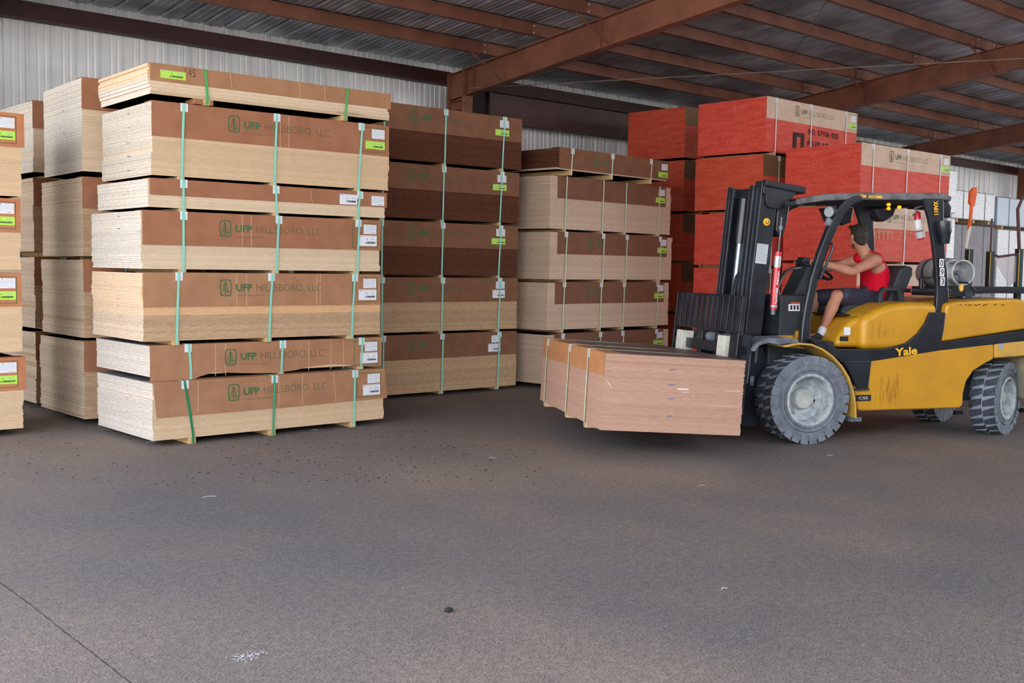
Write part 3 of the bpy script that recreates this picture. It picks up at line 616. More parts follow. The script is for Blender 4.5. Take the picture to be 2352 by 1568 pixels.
# chassis and panels
MB().prism([(.50, .78), (.52, .5), (.56, .31), (.60, .295), (1.72, .30), (1.76, .33), (1.76, .45), (1.79, .57), (1.87, .67), (2.0, .74), (2.10, .785), (2.09, .95), (1.43, .89), (.68, .80)], N_, F_).build('side_panel', YEL, FK, bevel=.018)
MB().box(-.28, .5, .32, 1.22, .28, .92).build('front_chassis', BLKM, FK, bevel=.02)
MB().tube([(0, .3, .42), (0, 1.24, .42)], .13, 16).build('drive_axle', GREYM, FK, smooth=True)
MB().box(1.78, 2.05, .45, 1.1, .28, .74).box(2.05, 2.45, .6, .95, .3, .6).box(1.8, 2.02, .35, .45, .5, .56).build('rear_chassis', GREYM, FK, bevel=.015)
MB().tube([(2.33, .4, .37), (2.33, 1.14, .37)], .05, 12).build('steer_axle', GREYM, FK)
sw = [(.02, .99), (.15, .985), (.24, .94), (.31, .895), (.65, .89), (.86, .90), (1.07, .95), (1.2, 1.04), (1.28, 1.14), (1.33, 1.25), (1.5, 1.25), (1.49, 1.08), (1.465, .95), (1.465, .878), (1.1, .83), (.68, .775), (.36, .77), (.27, .82), (.15, .86)]
MB().prism(sw, N_ - .012, N_ + .1).build('side_sill', BLK, FK, bevel=.008)
MB().prism(sw, F_ + .012, F_ - .1).build('side_sill', BLK, FK, bevel=.008)
st = MB().prism([(.36, .785), (.685, .785), (.66, .5), (.54, .5), (.50, .58), (.44, .68)], N_ - .016, .34).build('entry_step', BLK, FK, bevel=.012)
MB().box(.50, .66, N_ - .03, .3, .498, .515).build('step_tread', BLKM, st)
MB().prism([(1.462, .955), (2.66, 1.10), (2.74, .99), (1.468, .875)], N_ - .004, F_ + .004).build('rear_stripe', BLK, FK, bevel=.006)
MB().prism([(2.105, .955), (2.11, .79), (2.74, .825), (2.75, .99)], N_ - .002, F_ + .002).build('rear_lower_panel', YELD, FK, bevel=.02)
# hood
MB().prism([(.36, .9), (.38, .98), (.46, 1.10), (.54, 1.17), (.62, 1.2), (1.45, 1.2), (1.45, .9)], .17, 1.37).build('seat_deck', YEL, FK, bevel=.05, seg=4)
MB().prism([(.60, .885), (.60, 1.19), (.66, 1.225), (.76, 1.275), (.92, 1.325), (1.12, 1.345), (1.3, 1.345), (1.45, 1.335), (1.45, .90), (1.1, .885)], N_ + .025, F_ - .025).build('hood', YEL, FK, bevel=.075, seg=5)
hl = MB().box(.405, .495, .163, .17, .965, 1.01).build('hood_latch', BLK, FK); 
mb = MB(); mb.box(.43, .5, .14, .146, 1.025, 1.1).build('white_decal', WHT, FK)
MB().prism([(1.50, 1.12), (1.53, 1.33), (1.6, 1.352), (1.83, 1.368), (2.38, 1.39), (2.455, 1.365), (2.54, 1.22), (2.62, 1.10), (1.466, .955)], N_ + .005, F_ - .005).build('counterweight', YEL, FK, bevel=.03, seg=4)
MB().prism([(2.58, .80), (2.75, .815), (2.75, .36), (2.70, .33), (2.64, .36), (2.59, .6)], N_ + .02, F_ - .02)  .build('counterweight_base', mat('dusty_weight', (170, 160, 132), .75, noise=4, col2=(150, 146, 128)), FK, bevel=.03)
mb = MB()
rr = random.Random(3)
for k in range(9):
    u = 1.68 + k * .05 + rr.uniform(-.02, .02) if k < 6 else 1.98 + (k - 6) * .09
    mb.tube([(u, N_ + .002, 1.325 + rr.uniform(-.006, .006)), (u + rr.uniform(.01, .04), N_ + .002, 1.327 + rr.uniform(-.008, .008))], .004, 5)
mb.build('paint_chip', mat('rust_chip', (96, 40, 30), .9), FK)
mb = MB()
for k in range(26):
    u = rr.uniform(.74, 1.0); z = rr.uniform(.32, .55); mb.box(u, u + .004, N_ - .0012, N_, z, z + rr.uniform(.03, .14))
for k in range(12):
    u = rr.uniform(.7, .95); z = rr.uniform(.95, 1.1); mb.box(u, u + .003, N_ + .0242, N_ + .025, z, z + rr.uniform(.03, .14))
mb.build('grime_streak', mat('grime', (150, 104, 44), .9), FK)
mb = MB(); put_text(mb, 'Yale', 0, 0, 0, .25, .078, .03, 0, Matrix.Translation((.945, N_ - .0135, .822)) @ Matrix.Rotation(R(-4.5), 4, 'Y')); mb.build('maker_name', YST, FK)
mb = MB().box(.535, .70, N_ - .003, N_, .392, .452).build('badge', BLK, FK)
mm = MB(); put_text(mm, 'CSS', .565, N_ - .0036, .408, .10, .028, .01); mm.build('badge_text', CREAM, mb)
MB().box(2.15, 2.2, N_ - .004, N_, .885, .94).build('small_decal', PGREY, FK)
# front fenders with crumpled rubber edge
for v0, v1 in ((-.03, .31), (1.23, 1.57)):
    pth = [(-.30, .93), (-.16, .955), (-.02, .945), (.10, .90), (.21, .83), (.31, .74), (.39, .63), (.445, .50), (.475, .36), (.485, .24)]
    fe = MB().beam([(a, (v0 + v1) / 2, b2) for a, b2 in pth], v1 - v0, .018).build('fender', YELD, FK, bevel=.004)
    MB().beam([(-.60, (v0 + v1) / 2, .885), (-.55, (v0 + v1) / 2, .95), (-.46, (v0 + v1) / 2, .985), (-.34, (v0 + v1) / 2, .975), (-.26, (v0 + v1) / 2, .985), (-.14, (v0 + v1) / 2, .975)], v1 - v0 - .06, [.02, .03, .05, .07, .06, .03]).build('rubber_lip', RUB, fe, bevel=.01)
    MB().box(.44, .56, v0 + .02, v1, .205, .245).build('mud_flap', RUB, fe)
MB().prism([(-.28, .93), (.42, .93), (.38, .8), (.2, .87), (-.1, .9)], .3, 1.24).build('inner_fender', YELD, FK)
# cowl, dashboard, steering wheel
cw = MB().prism([(-.20, 1.02), (-.20, 1.40), (.06, 1.40), (.06, .95), (-.05, .93)], .26, 1.28).build('cowl', BLKM, FK, bevel=.015)
mb = MB().prism([(-.22, .93), (-.22, 1.015), (-.06, 1.015), (-.05, .97), (-.02, 1.06), (.03, 1.06), (.02, .90), (-.1, .9)], .245, .27).build('cowl_base', YEL, FK)
lb = MB().box(-.11, .01, .252, .258, 1.25, 1.315).build('warning_label', WHT, cw)
mb = MB().box(-.09, .01, .2505, .252, 1.318, 1.332, 1)
for k in range(3): mb.box(-.095 + k * .035, -.072 + k * .035, .2508, .252, 1.262, 1.305)
mb.build('print', [PRINT, ORG], lb)
MB().prism([(.17, 1.38), (.29, 1.62), (.35, 1.72), (.45, 1.74), (.47, 1.62), (.36, 1.38)], .64, .92).build('dashboard', BLKM, FK, bevel=.03)
MB().tube([(.38, .77, 1.5), (.50, .77, 1.66)], .045, 12).build('steering_column', BLKM, FK)
WN = Vector((.42, 0, .9)).normalized(); WU = Vector((0, 1, 0)); WV = WN.cross(WU); WC = Vector((.47, .77, 1.635))
mb = MB(); mb.tube([WC + (WU * math.cos(a) + WV * math.sin(a)) * .185 for a in [2 * math.pi * k / 36 for k in range(46)]], .015, 8, cap=False)
sw_ = mb.build('steering_wheel', BLK, FK, smooth=True)
mb = MB()
for a in (.5, 2.6, 4.7): mb.beam([WC, WC + (WU * math.cos(a) + WV * math.sin(a)) * .18 - WN * .01], .03, .012, side=WN.cross(Vector((0, 0, 1))) if 0 else Vector((0, 0, 1)))
mb.tube([WC - WN * .05, WC + WN * .015], .045, 14); mb.build('spoke', BLK, sw_)
mb = MB().tube([(.2, .98, 1.68), (.16, .98, 1.80)], .012, 8).tube([(.16, .98, 1.79), (.155, .98, 1.83)], .022, 10); mb.build('control_lever', BLK, FK)
mb = MB().prism([(.33, 1.72), (.37, 1.775), (.44, 1.77), (.43, 1.70)], .80, .92).build('display_pod', BLK, FK, bevel=.01)
MB().tube([(-.14, .34, 1.36), (-.19, .34, 1.45), (-.14, .36, 1.56), (-.08, .4, 1.62), (.06, .5, 1.655), (.18, .55, 1.665)], .014, 8).tube([(-.12, .42, 1.38), (-.16, .42, 1.46), (-.08, .42, 1.58), (-.04, .44, 1.62)], .012, 8).build('hydraulic_hose', BLK, FK, smooth=True)
# overhead guard
for v in (.19, 1.35):
    MB().beam([(-.1, v, 2.285), (.19, v, 2.335), (.59, v, 2.36), (1.0, v, 2.37), (1.53, v, 2.385), (1.6, v, 2.36)], .06, [.055, .065, .07, .07, .07, .05]).build('guard_side_rail', GUARD, FK, bevel=.012)
    pts = [(.60, v, 2.345), (.51, v, 2.325), (.43, v, 2.28), (.36, v, 2.20), (.27, v, 2.02), (.18, v, 1.80), (.105, v, 1.55), (.06, v, 1.33), (.035, v, 1.15), (.03, v, .93)]
    MB().beam(pts, .07, [.06, .085, .095, .10, .095, .09, .09, .085, .09, .11]).build('front_pillar', BLK, FK, bevel=.018, seg=3)
    MB().prism([(1.26, 2.36), (1.335, 2.17), (1.385, 1.98), (1.415, 1.83), (1.45, 1.62), (1.465, 1.45), (1.462, 1.28), (1.40, 1.16), (1.34, 1.09), (1.27, 1.03), (1.36, 1.0), (1.49, 1.06), (1.60, 1.24), (1.605, 1.4), (1.59, 1.53), (1.57, 1.68), (1.55, 1.77), (1.525, 2.0), (1.51, 2.12), (1.50, 2.36)], v - .05, v + .0).build('rear_pillar', BLK, FK, bevel=.012)
mb = MB()
for u in (-.08, .19): mb.box(u - .03, u + .03, .2, 1.35, 2.255 if u < 0 else 2.30, 2.295 if u < 0 else 2.34)
for k in range(8): u = .36 + k * .15; mb.box(u - .012, u + .012, .2, 1.35, 2.33, 2.375)
mb.box(1.44, 1.5, .2, 1.35, 2.3, 2.38)
mb.build('roof_bar', BLKM, FK, bevel=.004)
s_ = MB().box(.565, .63, .157, .16, 2.345, 2.37).box(.66, .81, .157, .16, 2.345, 2.37).build('guard_sticker', YST, FK)
mb = MB(); put_text(mb, 'CLEAR', .668, .1565, 2.350, .08, .016, .02); mb.box(.587, .594, .1562, .157, 2.354, 2.361); mb.build('sticker_text', PRINT, s_)
mb = MB(); Mx = Matrix.Translation((1.435, .128, 2.205)) @ Matrix.Rotation(R(-97), 4, 'Y'); put_text(mb, '110VX', 0, 0, 0, .135, .052, .045, 0, Mx); mb.build('model_number', YST, FK)
for k, ch in enumerate('093'):
    Mx = Matrix.Translation((1.466 + .010 * k, .1285, 1.69 - .09 * k))
    p = MB().box(0, .052, 0, .0015, 0, .083, mat=Mx).build('number_plate', WHT, FK)
    mb = MB(); put_text(mb, ch, .009, -.0006, .012, .034, .06, .01, 0, Mx); mb.build('digit', PRINT, p)
# grab handle, lights, mirror, beacon, cup holder, fire extinguisher
MB().tube([(.24, .155, 1.90), (.275, .15, 1.90), (.28, .15, 1.84), (.20, .15, 1.66), (.155, .15, 1.56), (.13, .155, 1.58)], .014, 8).build('grab_handle', BLK, FK, smooth=True)
h = MB().lathe([(.001, .0), (.055, .0), (.062, .01), (.06, .05), (.035, .08), (.001, .085)], 20, mat=Matrix.Translation((.24, .17, 2.20)) @ Matrix.Rotation(R(-62), 4, 'Z')).build('work_light', BLKM, FK, smooth=True)
MB().lathe([(.001, -.004), (.05, -.004), (.052, .001)], 20, mat=Matrix.Translation((.24, .17, 2.20)) @ Matrix.Rotation(R(-62), 4, 'Z')).build('lens', mat('lamp_glass', (110, 120, 128), .2), h)
MB().prism([(.24, 2.15), (.22, 2.08), (.27, 2.05), (.31, 2.1)], .16, .22).build('light_bracket', GREYM, FK, bevel=.01)
MB().prism([(.80, 2.30), (.84, 2.25), (.88, 2.16), (1.02, 2.12), (1.12, 2.16), (1.14, 2.31)], 1.12, 1.3).build('mirror', BLK, FK, bevel=.02)
MB().prism([(1.0, 2.27), (1.05, 2.16), (1.12, 2.14), (1.22, 2.2), (1.26, 2.28)], .55, .7).build('rear_light', BLK, FK, bevel=.02)
AMB = mat('amber_glow', (255, 150, 10), .3, emit=.6)
for lx, ly, lz in ((1.16, .55, 2.275), (1.16, .55, 2.315), (1.25, .5, 2.29)): MB().lathe([(.001, -.02), (.014, -.015), (.018, 0), (.013, .02), (.001, .025)], 10, mat=Matrix.Translation((lx, ly, lz))).build('amber_lamp', AMB, FK, smooth=True)
e = MB().tube([(1.305, .30, 2.235), (1.315, .30, 2.22), (1.345, .30, 2.05)], [.02, .034, .034], 14).build('fire_extinguisher', REDC, FK, smooth=True)
MB().tube([(1.325, .30, 2.16), (1.343, .30, 2.06)], .0352, 14).build('extinguisher_label', WHT, e); MB().tube([(1.345, .30, 2.075), (1.349, .30, 2.055)], .04, 14).tube([(1.352, .30, 2.045), (1.372, .30, 1.985)], .043, 14).build('bracket', mat('bracket_grey', (190, 192, 198), .4), e)
MB().tube([(1.372, .3, 1.985), (1.378, .3, 1.965)], .035, 12).build('base_cap', REDC, e); MB().beam([(1.28, .3, 2.27), (1.31, .3, 2.24), (1.26, .29, 2.2)], .02, .012).tube([(1.29, .3, 2.27), (1.36, .3, 2.29)], .01, 8).build('handle', GREYM, e)
MB().tube([(1.45, .165, 2.145), (1.452, .165, 2.13), (1.47, .165, 2.03), (1.475, .165, 2.02), (1.49, .165, 1.93)], [.07, .078, .068, .07, .045], 18).build('cup_holder', BLK, FK, smooth=True) if 0 else \
MB().tube([(1.475, .1, 2.145), (1.476, .1, 2.12), (1.49, .1, 2.03), (1.492, .1, 2.025), (1.50, .1, 1.92)], [.07, .075, .066, .058, .042], 18).build('horn', BLK, FK, smooth=True)
MB().prism([(1.50, 2.36), (1.60, 2.35), (1.645, 2.29), (1.64, 2.18), (1.50, 2.19)], .2, .32).build('rear_lamp_housing', BLK, FK, bevel=.02)
MB().box(1.64, 1.665, .25, .27, 2.27, 2.29).box(1.56, 1.6, .22, .3, 2.14, 2.18).build('housing_bolt', GREYM, FK)
# seat
sc = MB().prism([(.62, 1.2), (.62, 1.27), (.72, 1.33), (1.15, 1.31), (1.36, 1.34), (1.36, 1.2)], .48, 1.06).build('seat_cushion', BLKM, FK, bevel=.035, seg=3)
MB().prism([(1.16, 1.32), (1.22, 1.5), (1.30, 1.68), (1.36, 1.705), (1.45, 1.69), (1.44, 1.60), (1.36, 1.42), (1.34, 1.3)], .50, 1.04).build('backrest', BLKM, FK, bevel=.03, seg=3)
mb = MB().beam([(1.0, .42, 1.28), (1.005, .42, 1.42), (1.04, .42, 1.465), (1.18, .42, 1.465), (1.225, .42, 1.44), (1.27, .42, 1.3), (1.25, .42, 1.24), (1.08, .42, 1.22)], .07, [.06, .045, .045, .04, .05, .08, .09, .06]).prism([(1.06, 1.22), (1.10, 1.34), (1.26, 1.36), (1.28, 1.24)], .39, .45).build('hip_restraint', BLKM, FK, bevel=.015)
MB().box(.55, 1.25, .36, 1.18, 1.195, 1.215).build('seat_base', BLK, FK, bevel=.01)
# gas tank on its swing bracket
p0, p1 = Vector((2.03, 1.12, 1.635)), Vector((1.97, .50, 1.64)); dr = (p1 - p0).normalized()
tk = MB().tube([p0, p0 + dr * .02, p0 + dr * .06, p0 + dr * .1, p1 - dr * .1, p1 - dr * .06, p1 - dr * .03], [.05, .095, .135, .152, .152, .135, .06], 28).build('gas_tank', ALU, FK, smooth=True)
MB().tube([p0 + dr * .2, p0 + dr * .235], .156, 28).tube([p0 + dr * .42, p0 + dr * .445], .156, 28).build('tank_strap', BLKM, tk, smooth=True)
mb = MB()
ax = dr.cross(Vector((0, 0, 1))).normalized(); az = ax.cross(dr)
def ring(c, r, rr_, m_, name, par, n=36): return MB().tube([c + (ax * math.cos(a) + az * math.sin(a)) * r for a in [2 * math.pi * k / n for k in range(n + 1)]], rr_, 8, cap=False).build(name, m_, par, smooth=True)
ring(p1 + dr * .10, .125, .011, ALU, 'collar', tk)
mb = MB()
for k in range(28):
    a0, a1 = 2 * math.pi * k / 36 + .9, 2 * math.pi * (k + 1) / 36 + .9
    q = [p1 - dr * .06 + (ax * math.cos(a) + az * math.sin(a)) * .122 for a in (a0, a1)]; q2 = [p1 + dr * .1 + (ax * math.cos(a) + az * math.sin(a)) * .122 for a in (a0, a1)]
    mb.add([q[0], q[1], q2[1], q2[0]], [(0, 1, 2, 3)])
mb.build('collar_wall', ALU, tk)
MB().tube([p1 - dr * .06, p1 - dr * .045], .1, 20).build('tank_end', ORG, tk); MB().tube([p1 - dr * .05, p1 + dr * .05], .025, 10).tube([p1 + dr * .03, p1 + dr * .03 + ax * -.04 + az * -.1], .018, 8).build('valve', GREYM, tk)
MB().tube([p1 + dr * .03 + az * -.1, p1 + dr * .1 + Vector((.04, -.02, -.1)), p1 + Vector((.2, -.04, -.18)), p1 + Vector((.16, -.02, -.27)), p1 + Vector((.05, .05, -.25))], .01, 8).build('gas_hose', BLKM, tk, smooth=True)
MB().tube([p1 + Vector((-.06, -.14, -.15)), p1 + Vector((-.055, -.15, -.15))], .04, 18).build('tag', YST, tk)
tb = MB().prism([(1.72, 1.40), (2.15, 1.39), (2.22, 1.41), (2.05, 1.50), (1.72, 1.49)], .5, .9).build('tank_bracket', BLKM, FK, bevel=.01)
MB().tube([(2.1, .5, 1.375), (2.1, .5, 1.46)], .05, 16).box(1.96, 2.24, .38, .6, 1.368, 1.385).build('swing_pivot', BLKM, tb, bevel=.004)
for (a, b2) in ((1.99, .41), (2.21, .41), (2.1, .4), (2.21, .57)): MB().tube([(a, b2, 1.38), (a, b2, 1.4)], .016, 6).build('bolt', GREYM, tb)
MB().box(1.28, 1.75, .3, .42, 1.435, 1.475).prism([(1.42, 1.46), (1.42, 1.58), (1.44, 1.6), (1.56, 1.6), (1.56, 1.58), (1.46, 1.57), (1.46, 1.46)], .34, .38).build('tank_rest', BLK, FK, bevel=.012)
# stake rack on the floor behind the truck
RK = empty('stake_rack', FO, FA, 'black steel stake rack with rusty rods and orange-tipped pole, behind the forklift rear', 'rack')
v = 1.9
BX = {'p1t': (3.21, 1.92), 'p1b': (3.23, 1.44), 'o1': (3.17, 1.96), 'o2': (3.22, 2.19), 'o3': (3.25, 2.64), 'o4': (3.23, 2.34), 'p2t': (3.5, 1.9), 'p2b': (3.53, 1.45), 'p2rod': (3.53, 2.29), 'p3t': (3.91, 1.94), 'p3b': (3.94, 1.45), 'p3rod': (3.89, 2.41), 'p3rt': (3.94, 2.54), 'baseL': (2.85, 1.45), 'baseR': (3.99, 1.46)}
def rk(n): return BX[n]
z0 = rk('baseL')[1]
MB().box(rk('baseL')[0], rk('baseR')[0] + .05, v - .035, v + .035, z0 - .045, z0 + .035).build('top_rail', BLK, RK, bevel=.006)
for u in (rk('baseL')[0] + .1, rk('baseR')[0] - .05): MB().box(u - .03, u + .03, v - .03, v + .03, 0, z0 - .04).box(u - .05, u + .05, v - .3, v + .3, 0, .05).build('leg', BLK, RK)
GRN = mat('rack_dark_green', (34, 48, 46), .5); RST = mat('rusty_rod', (84, 50, 52), .6)
for a_, b_ in (('p1t', 'p1b'), ('p2t', 'p2b'), ('p3t', 'p3b')):
    u = rk(b_)[0]; zt = rk(a_)[1]
    q = MB().box(u - .035, u + .035, v - .035, v + .035, z0 + .03, zt).build('post', GRN, RK, bevel=.004); MB().box(u - .031, u - .024, v - .0365, v - .035, z0 + .04, zt - .01).build('yellow_line', YST, q)
u2, u3 = rk('p2b')[0], rk('p3b')[0]
MB().tube([(u2, v, rk('p2t')[1] - .02), (rk('p2rod')[0], v, rk('p2rod')[1])], .011, 8).build('rod', RST, RK)
MB().tube([(u3, v, rk('p3t')[1] - .02), (rk('p3rod')[0], v, rk('p3rod')[1]), (rk('p3rt')[0] + .02, v, rk('p3rt')[1] + .03)], [.02, .02, .015], 8).build('rod', RST, RK)
zt = rk('p2t')[1]
MB().tube([(u2, v - .02, zt - .02), (u2 + .1, v - .02, zt - .06), (u3, v - .02, zt - .02)], .014, 8).build('chain', RST, RK)
MB().prism([(u2 + .03, zt - .06), (u3 - .03, zt - .05), (u3 - .03, z0 + .1), (u3 - .12, z0 + .04)], v - .004, v + .004).build('hanging_bag', mat('clear_plastic_bag', (206, 196, 200), .3, alpha=.45), RK)
o1, o2, o3, o4 = rk('o1'), rk('o2'), rk('o3'), rk('o4')
pl_ = MB().tube([(o1[0], v, o1[1] - .03), (o2[0], v, o2[1])], .022, 8).build('pole', mat('pole_white', (214, 208, 200), .6), RK)
MB().tube([(o2[0] - .012, v, o2[1] - .06), (o4[0], v, o4[1]), (o3[0] - .015, v, o3[1] - .16)], .02, 8).prism([(o3[0] - .055, o3[1] - .17), (o3[0] - .05, o3[1] - .05), (o3[0] - .01, o3[1] + .0), (o3[0] + .03, o3[1] + .01), (o3[0] + .035, o3[1] - .06), (o3[0] + .015, o3[1] - .2), (o3[0] - .01, o3[1] - .23)], v - .02, v + .02).build('orange_tip', ORG, pl_)
# mast (tilted back), lift cylinders, carriage, forks
MT = R(5.2); piv = (-.42, .77, .45)
def onmast(o): o.location = piv; o.rotation_euler = (0, MT, 0); return o
def rail(s, y0, y1, x0, x1, z0, z1):
    """channel, web on the outer side"""
    a, b2 = (y0, y1) if s < 0 else (-y0, -y1); t = .02 * (1 if b2 > a else -1)
    return MB().prism([(x0, a), (x1, a), (x1, b2), (x1 - .025, b2), (x1 - .025, a + t), (x0 + .025, a + t), (x0 + .025, b2), (x0, b2)], z0, z1, 'z')
mast = onmast(rail(-1, -.355, -.26, -.105, .07, -.33, 2.03).build('outer_mast_rail', BLK, FK, bevel=.006)); onmast(rail(1, -.355, -.26, -.105, .07, -.33, 2.02).build('outer_mast_rail', BLK, FK, bevel=.006))
MS = mat('rail_slide_bare', (110, 122, 136), .3, metal=.6)
for s in (-1, 1):
    ir = onmast(rail(s, -.245, -.16, -.135, .03, -.3, 2.0 if s < 0 else 1.99).build('inner_mast_rail', BLK, FK, bevel=.005))
    onr = MB().box(-.1365, -.135, s * .162, s * .17, -.28, 1.95).box(-.1365, -.135, s * .235, s * .243, -.28, 1.95).build('slide_edge', MS, ir)
    MB().box(-.107, -.1052, s * .262, s * .27, -.28, 1.98).box(-.107, -.1052, s * .345, s * .353, -.28, 1.98).build('slide_edge', MS, FK).parent = mast if s < 0 else mast
    onmast(MB().tube([(.09, s * .22, -.2), (.09, s * .22, 1.85)], .035, 14).build('lift_cylinder', BLKM, FK, smooth=True))
for q in ((-.07, .05, 1.9, 1.99), (.0, .06, .9, 1.0), (.0, .06, .1, .25)): onmast(MB().box(q[0], q[1], -.26, .26, q[2], q[3]).build('mast_crossmember', BLK, FK, bevel=.006))
fc = onmast(MB().tube([(-.02, .12, -.1), (-.02, .12, .95)], .06, 18).tube([(-.02, .12, 1.45), (-.02, .12, 1.9)], .058, 18).build('free_lift_cylinder', BLK, FK, smooth=True)); MB().tube([(-.02, .12, .95), (-.02, .12, 1.46)], .04, 18).build('piston_rod', CHROME, fc, smooth=True)
for k in range(3):
    y = .02 - .05 * k
    MB().tube([(-.06, y + .08, .55), (-.07, y + .06, .95), (-.065, y + .02, 1.12), (-.05, y - .02, 1.17), (-.03, y - .05, 1.1), (-.03, y - .06, .8)] if k < 2 else [(-.05, -.02, 1.0), (-.05, -.02, 1.9)], .013, 8).build('mast_hose', BLKM, fc, smooth=True)
onmast(MB().prism([(-.10, 2.045), (.30, 2.03), (.315, 2.02), (.315, 1.965), (.25, 1.955), (.235, 1.93), (.09, 1.79), (-.02, 1.79), (-.05, 1.82), (-.07, 1.9), (-.10, 1.92)], -.385, -.355).prism([(-.10, 2.045), (.34, 2.03), (.34, 1.965), (.02, 1.985), (-.10, 1.99)], -.415, -.2).build('mast_top_bracket', BLK, FK, bevel=.006))
onmast(MB().prism([(.14, 1.93), (.27, 1.9), (.26, 1.7), (.235, 1.55), (.18, 1.53), (.13, 1.6), (.12, 1.8)], -.28, -.1).build('hose_bundle', BLK, FK, bevel=.03))
c_ = onmast(MB().tube([(-.015, -.356, 1.655), (-.015, -.359, 1.655)], .036, 28).build('hook_sticker', YST, FK))
mb = MB(); mb.tube([(.004, -.3605, 1.675), (.004, -.3605, 1.65), (-.004, -.3605, 1.638), (-.016, -.3605, 1.636), (-.024, -.3605, 1.644), (-.024, -.3605, 1.655)], .0035, 5); mb.build('hook_symbol', PRINT, c_)
p_ = onmast(MB().box(-.088, .032, -.358, -.356, 1.25, 1.44).build('capacity_plate', mat('plate_grey', (196, 204, 208), .5), FK))
mb = MB()
for k in range(11): mb.box(-.078, .022 - (k % 3) * .01, -.3592, -.358, 1.425 - k * .015, 1.43 - k * .015)
mb.build('plate_print', PGREY, p_)
onmast(MB().prism([(-.09, -.33), (-.09, .3), (-.06, .42), (0, .48), (.08, .46), (.12, .38), (.13, .1), (.2, .0), (.2, -.2), (.1, -.33)], -.40, -.36).build('mast_foot', BLK, FK, bevel=.02))
onmast(MB().tube([(-.03, -.41, .12), (.0, -.43, .12)], .05, 16).build('mast_pin', GREYM, FK))
# red shock absorber along the mast
ca, cb_ = Vector((-.255, .22, 1.84)), Vector((-.295, .22, 1.245)); dd = (cb_ - ca)
sh = MB().tube([ca + dd * .05, ca + dd * .12], .03, 16).tube([ca + dd * .3, ca + dd * .97], .031, 18).build('shock_absorber', REDC, FK, smooth=True)
MB().tube([ca + dd * .12, ca + dd * .3], .032, 18).build('silver_band', ALU, sh, smooth=True); MB().tube([ca + dd * .9, ca + dd * .93], .034, 18).build('silver_band', ALU, sh, smooth=True); MB().tube([ca - dd * .5, ca + dd * .08], .007, 8).tube([ca + dd * .97, ca + dd * 1.05], .02, 10).tube([ca - dd * .36, ca - dd * .30], .018, 8).build('rod', GREYM, sh)
Mx = Matrix.Translation(ca + dd * .36 + Vector((-.012, -.0345, 0))) @ Matrix.Rotation(R(90 + 4), 4, 'Y')
for tx, x0, w0 in (('HYDRA', 0, .13), ('SMOOTH', .155, .155)): mb = MB(); put_text(mb, tx, x0, 0, 0, w0, .024, .03, 0, Mx); mb.build('lettering', WHT, sh)
# carriage with load backrest
xb = -.37; hw = .715
cr = onmast(MB().box(xb + .02, xb + .11, -hw, hw, .36, .46).box(xb + .02, xb + .11, -hw, hw, -.05, .06).box(xb + .05, xb + .22, -.22, -.14, -.1, .55).box(xb + .05, xb + .22, .14, .22, -.1, .55).build('fork_carriage', BLK, FK, bevel=.006))
bk = onmast(MB().box(xb, xb + .03, -hw, hw, .90, .92).box(xb, xb + .03, -hw, hw, .565, .59).box(xb, xb + .05, -hw, -hw + .02, .1, .92).box(xb, xb + .05, hw - .02, hw, .1, .92).build('load_backrest', GREYM if 0 else BLK, FK, bevel=.003))
nb = 12
for k in range(nb):
    y = -hw + .03 + (2 * hw - .06) * (k + .5) / nb; wv = .044
    MB().box(xb + .004, xb + .016, y - wv, y + wv, .585, .905).build('backrest_bar', BLK, bk, bevel=.002)
MB().box(xb - .002, xb + .14, -hw + .0, -hw + .16, -.2, .56).build('side_plate', BLK, bk, bevel=.006)
for y0, y1 in ((-.52, -.36), (.42, .56)):
    onmast(MB().box(xb - .03, xb + .10, y0, y1, .33, .53).build('cream_pad', CREAM, FK, bevel=.006))
onmast(MB().tube([(xb + .14, -.3, .5), (xb + .14, .15, .5)], .05, 16).build('sideshift_cylinder', GREYM, FK, smooth=True))
for y0 in (-.47, .35):
    onmast(MB().prism([(xb - .045, .27), (xb, .27), (xb, -.315), (xb - 1.2, -.365), (xb - 1.2, -.352), (xb - .045, -.272)], y0, y0 + .13).build('fork', GREYM, FK, bevel=.004))
onmast(MB().box(-.18, -.10, -.50, -.44, .1, .42).tube([(-.14, -.47, .42), (-.14, -.47, .47), (-.06, -.47, .49), (-.03, -.47, .45), (-.03, -.47, .3)], .012, 8).build('hose_guide', GREYM, FK))

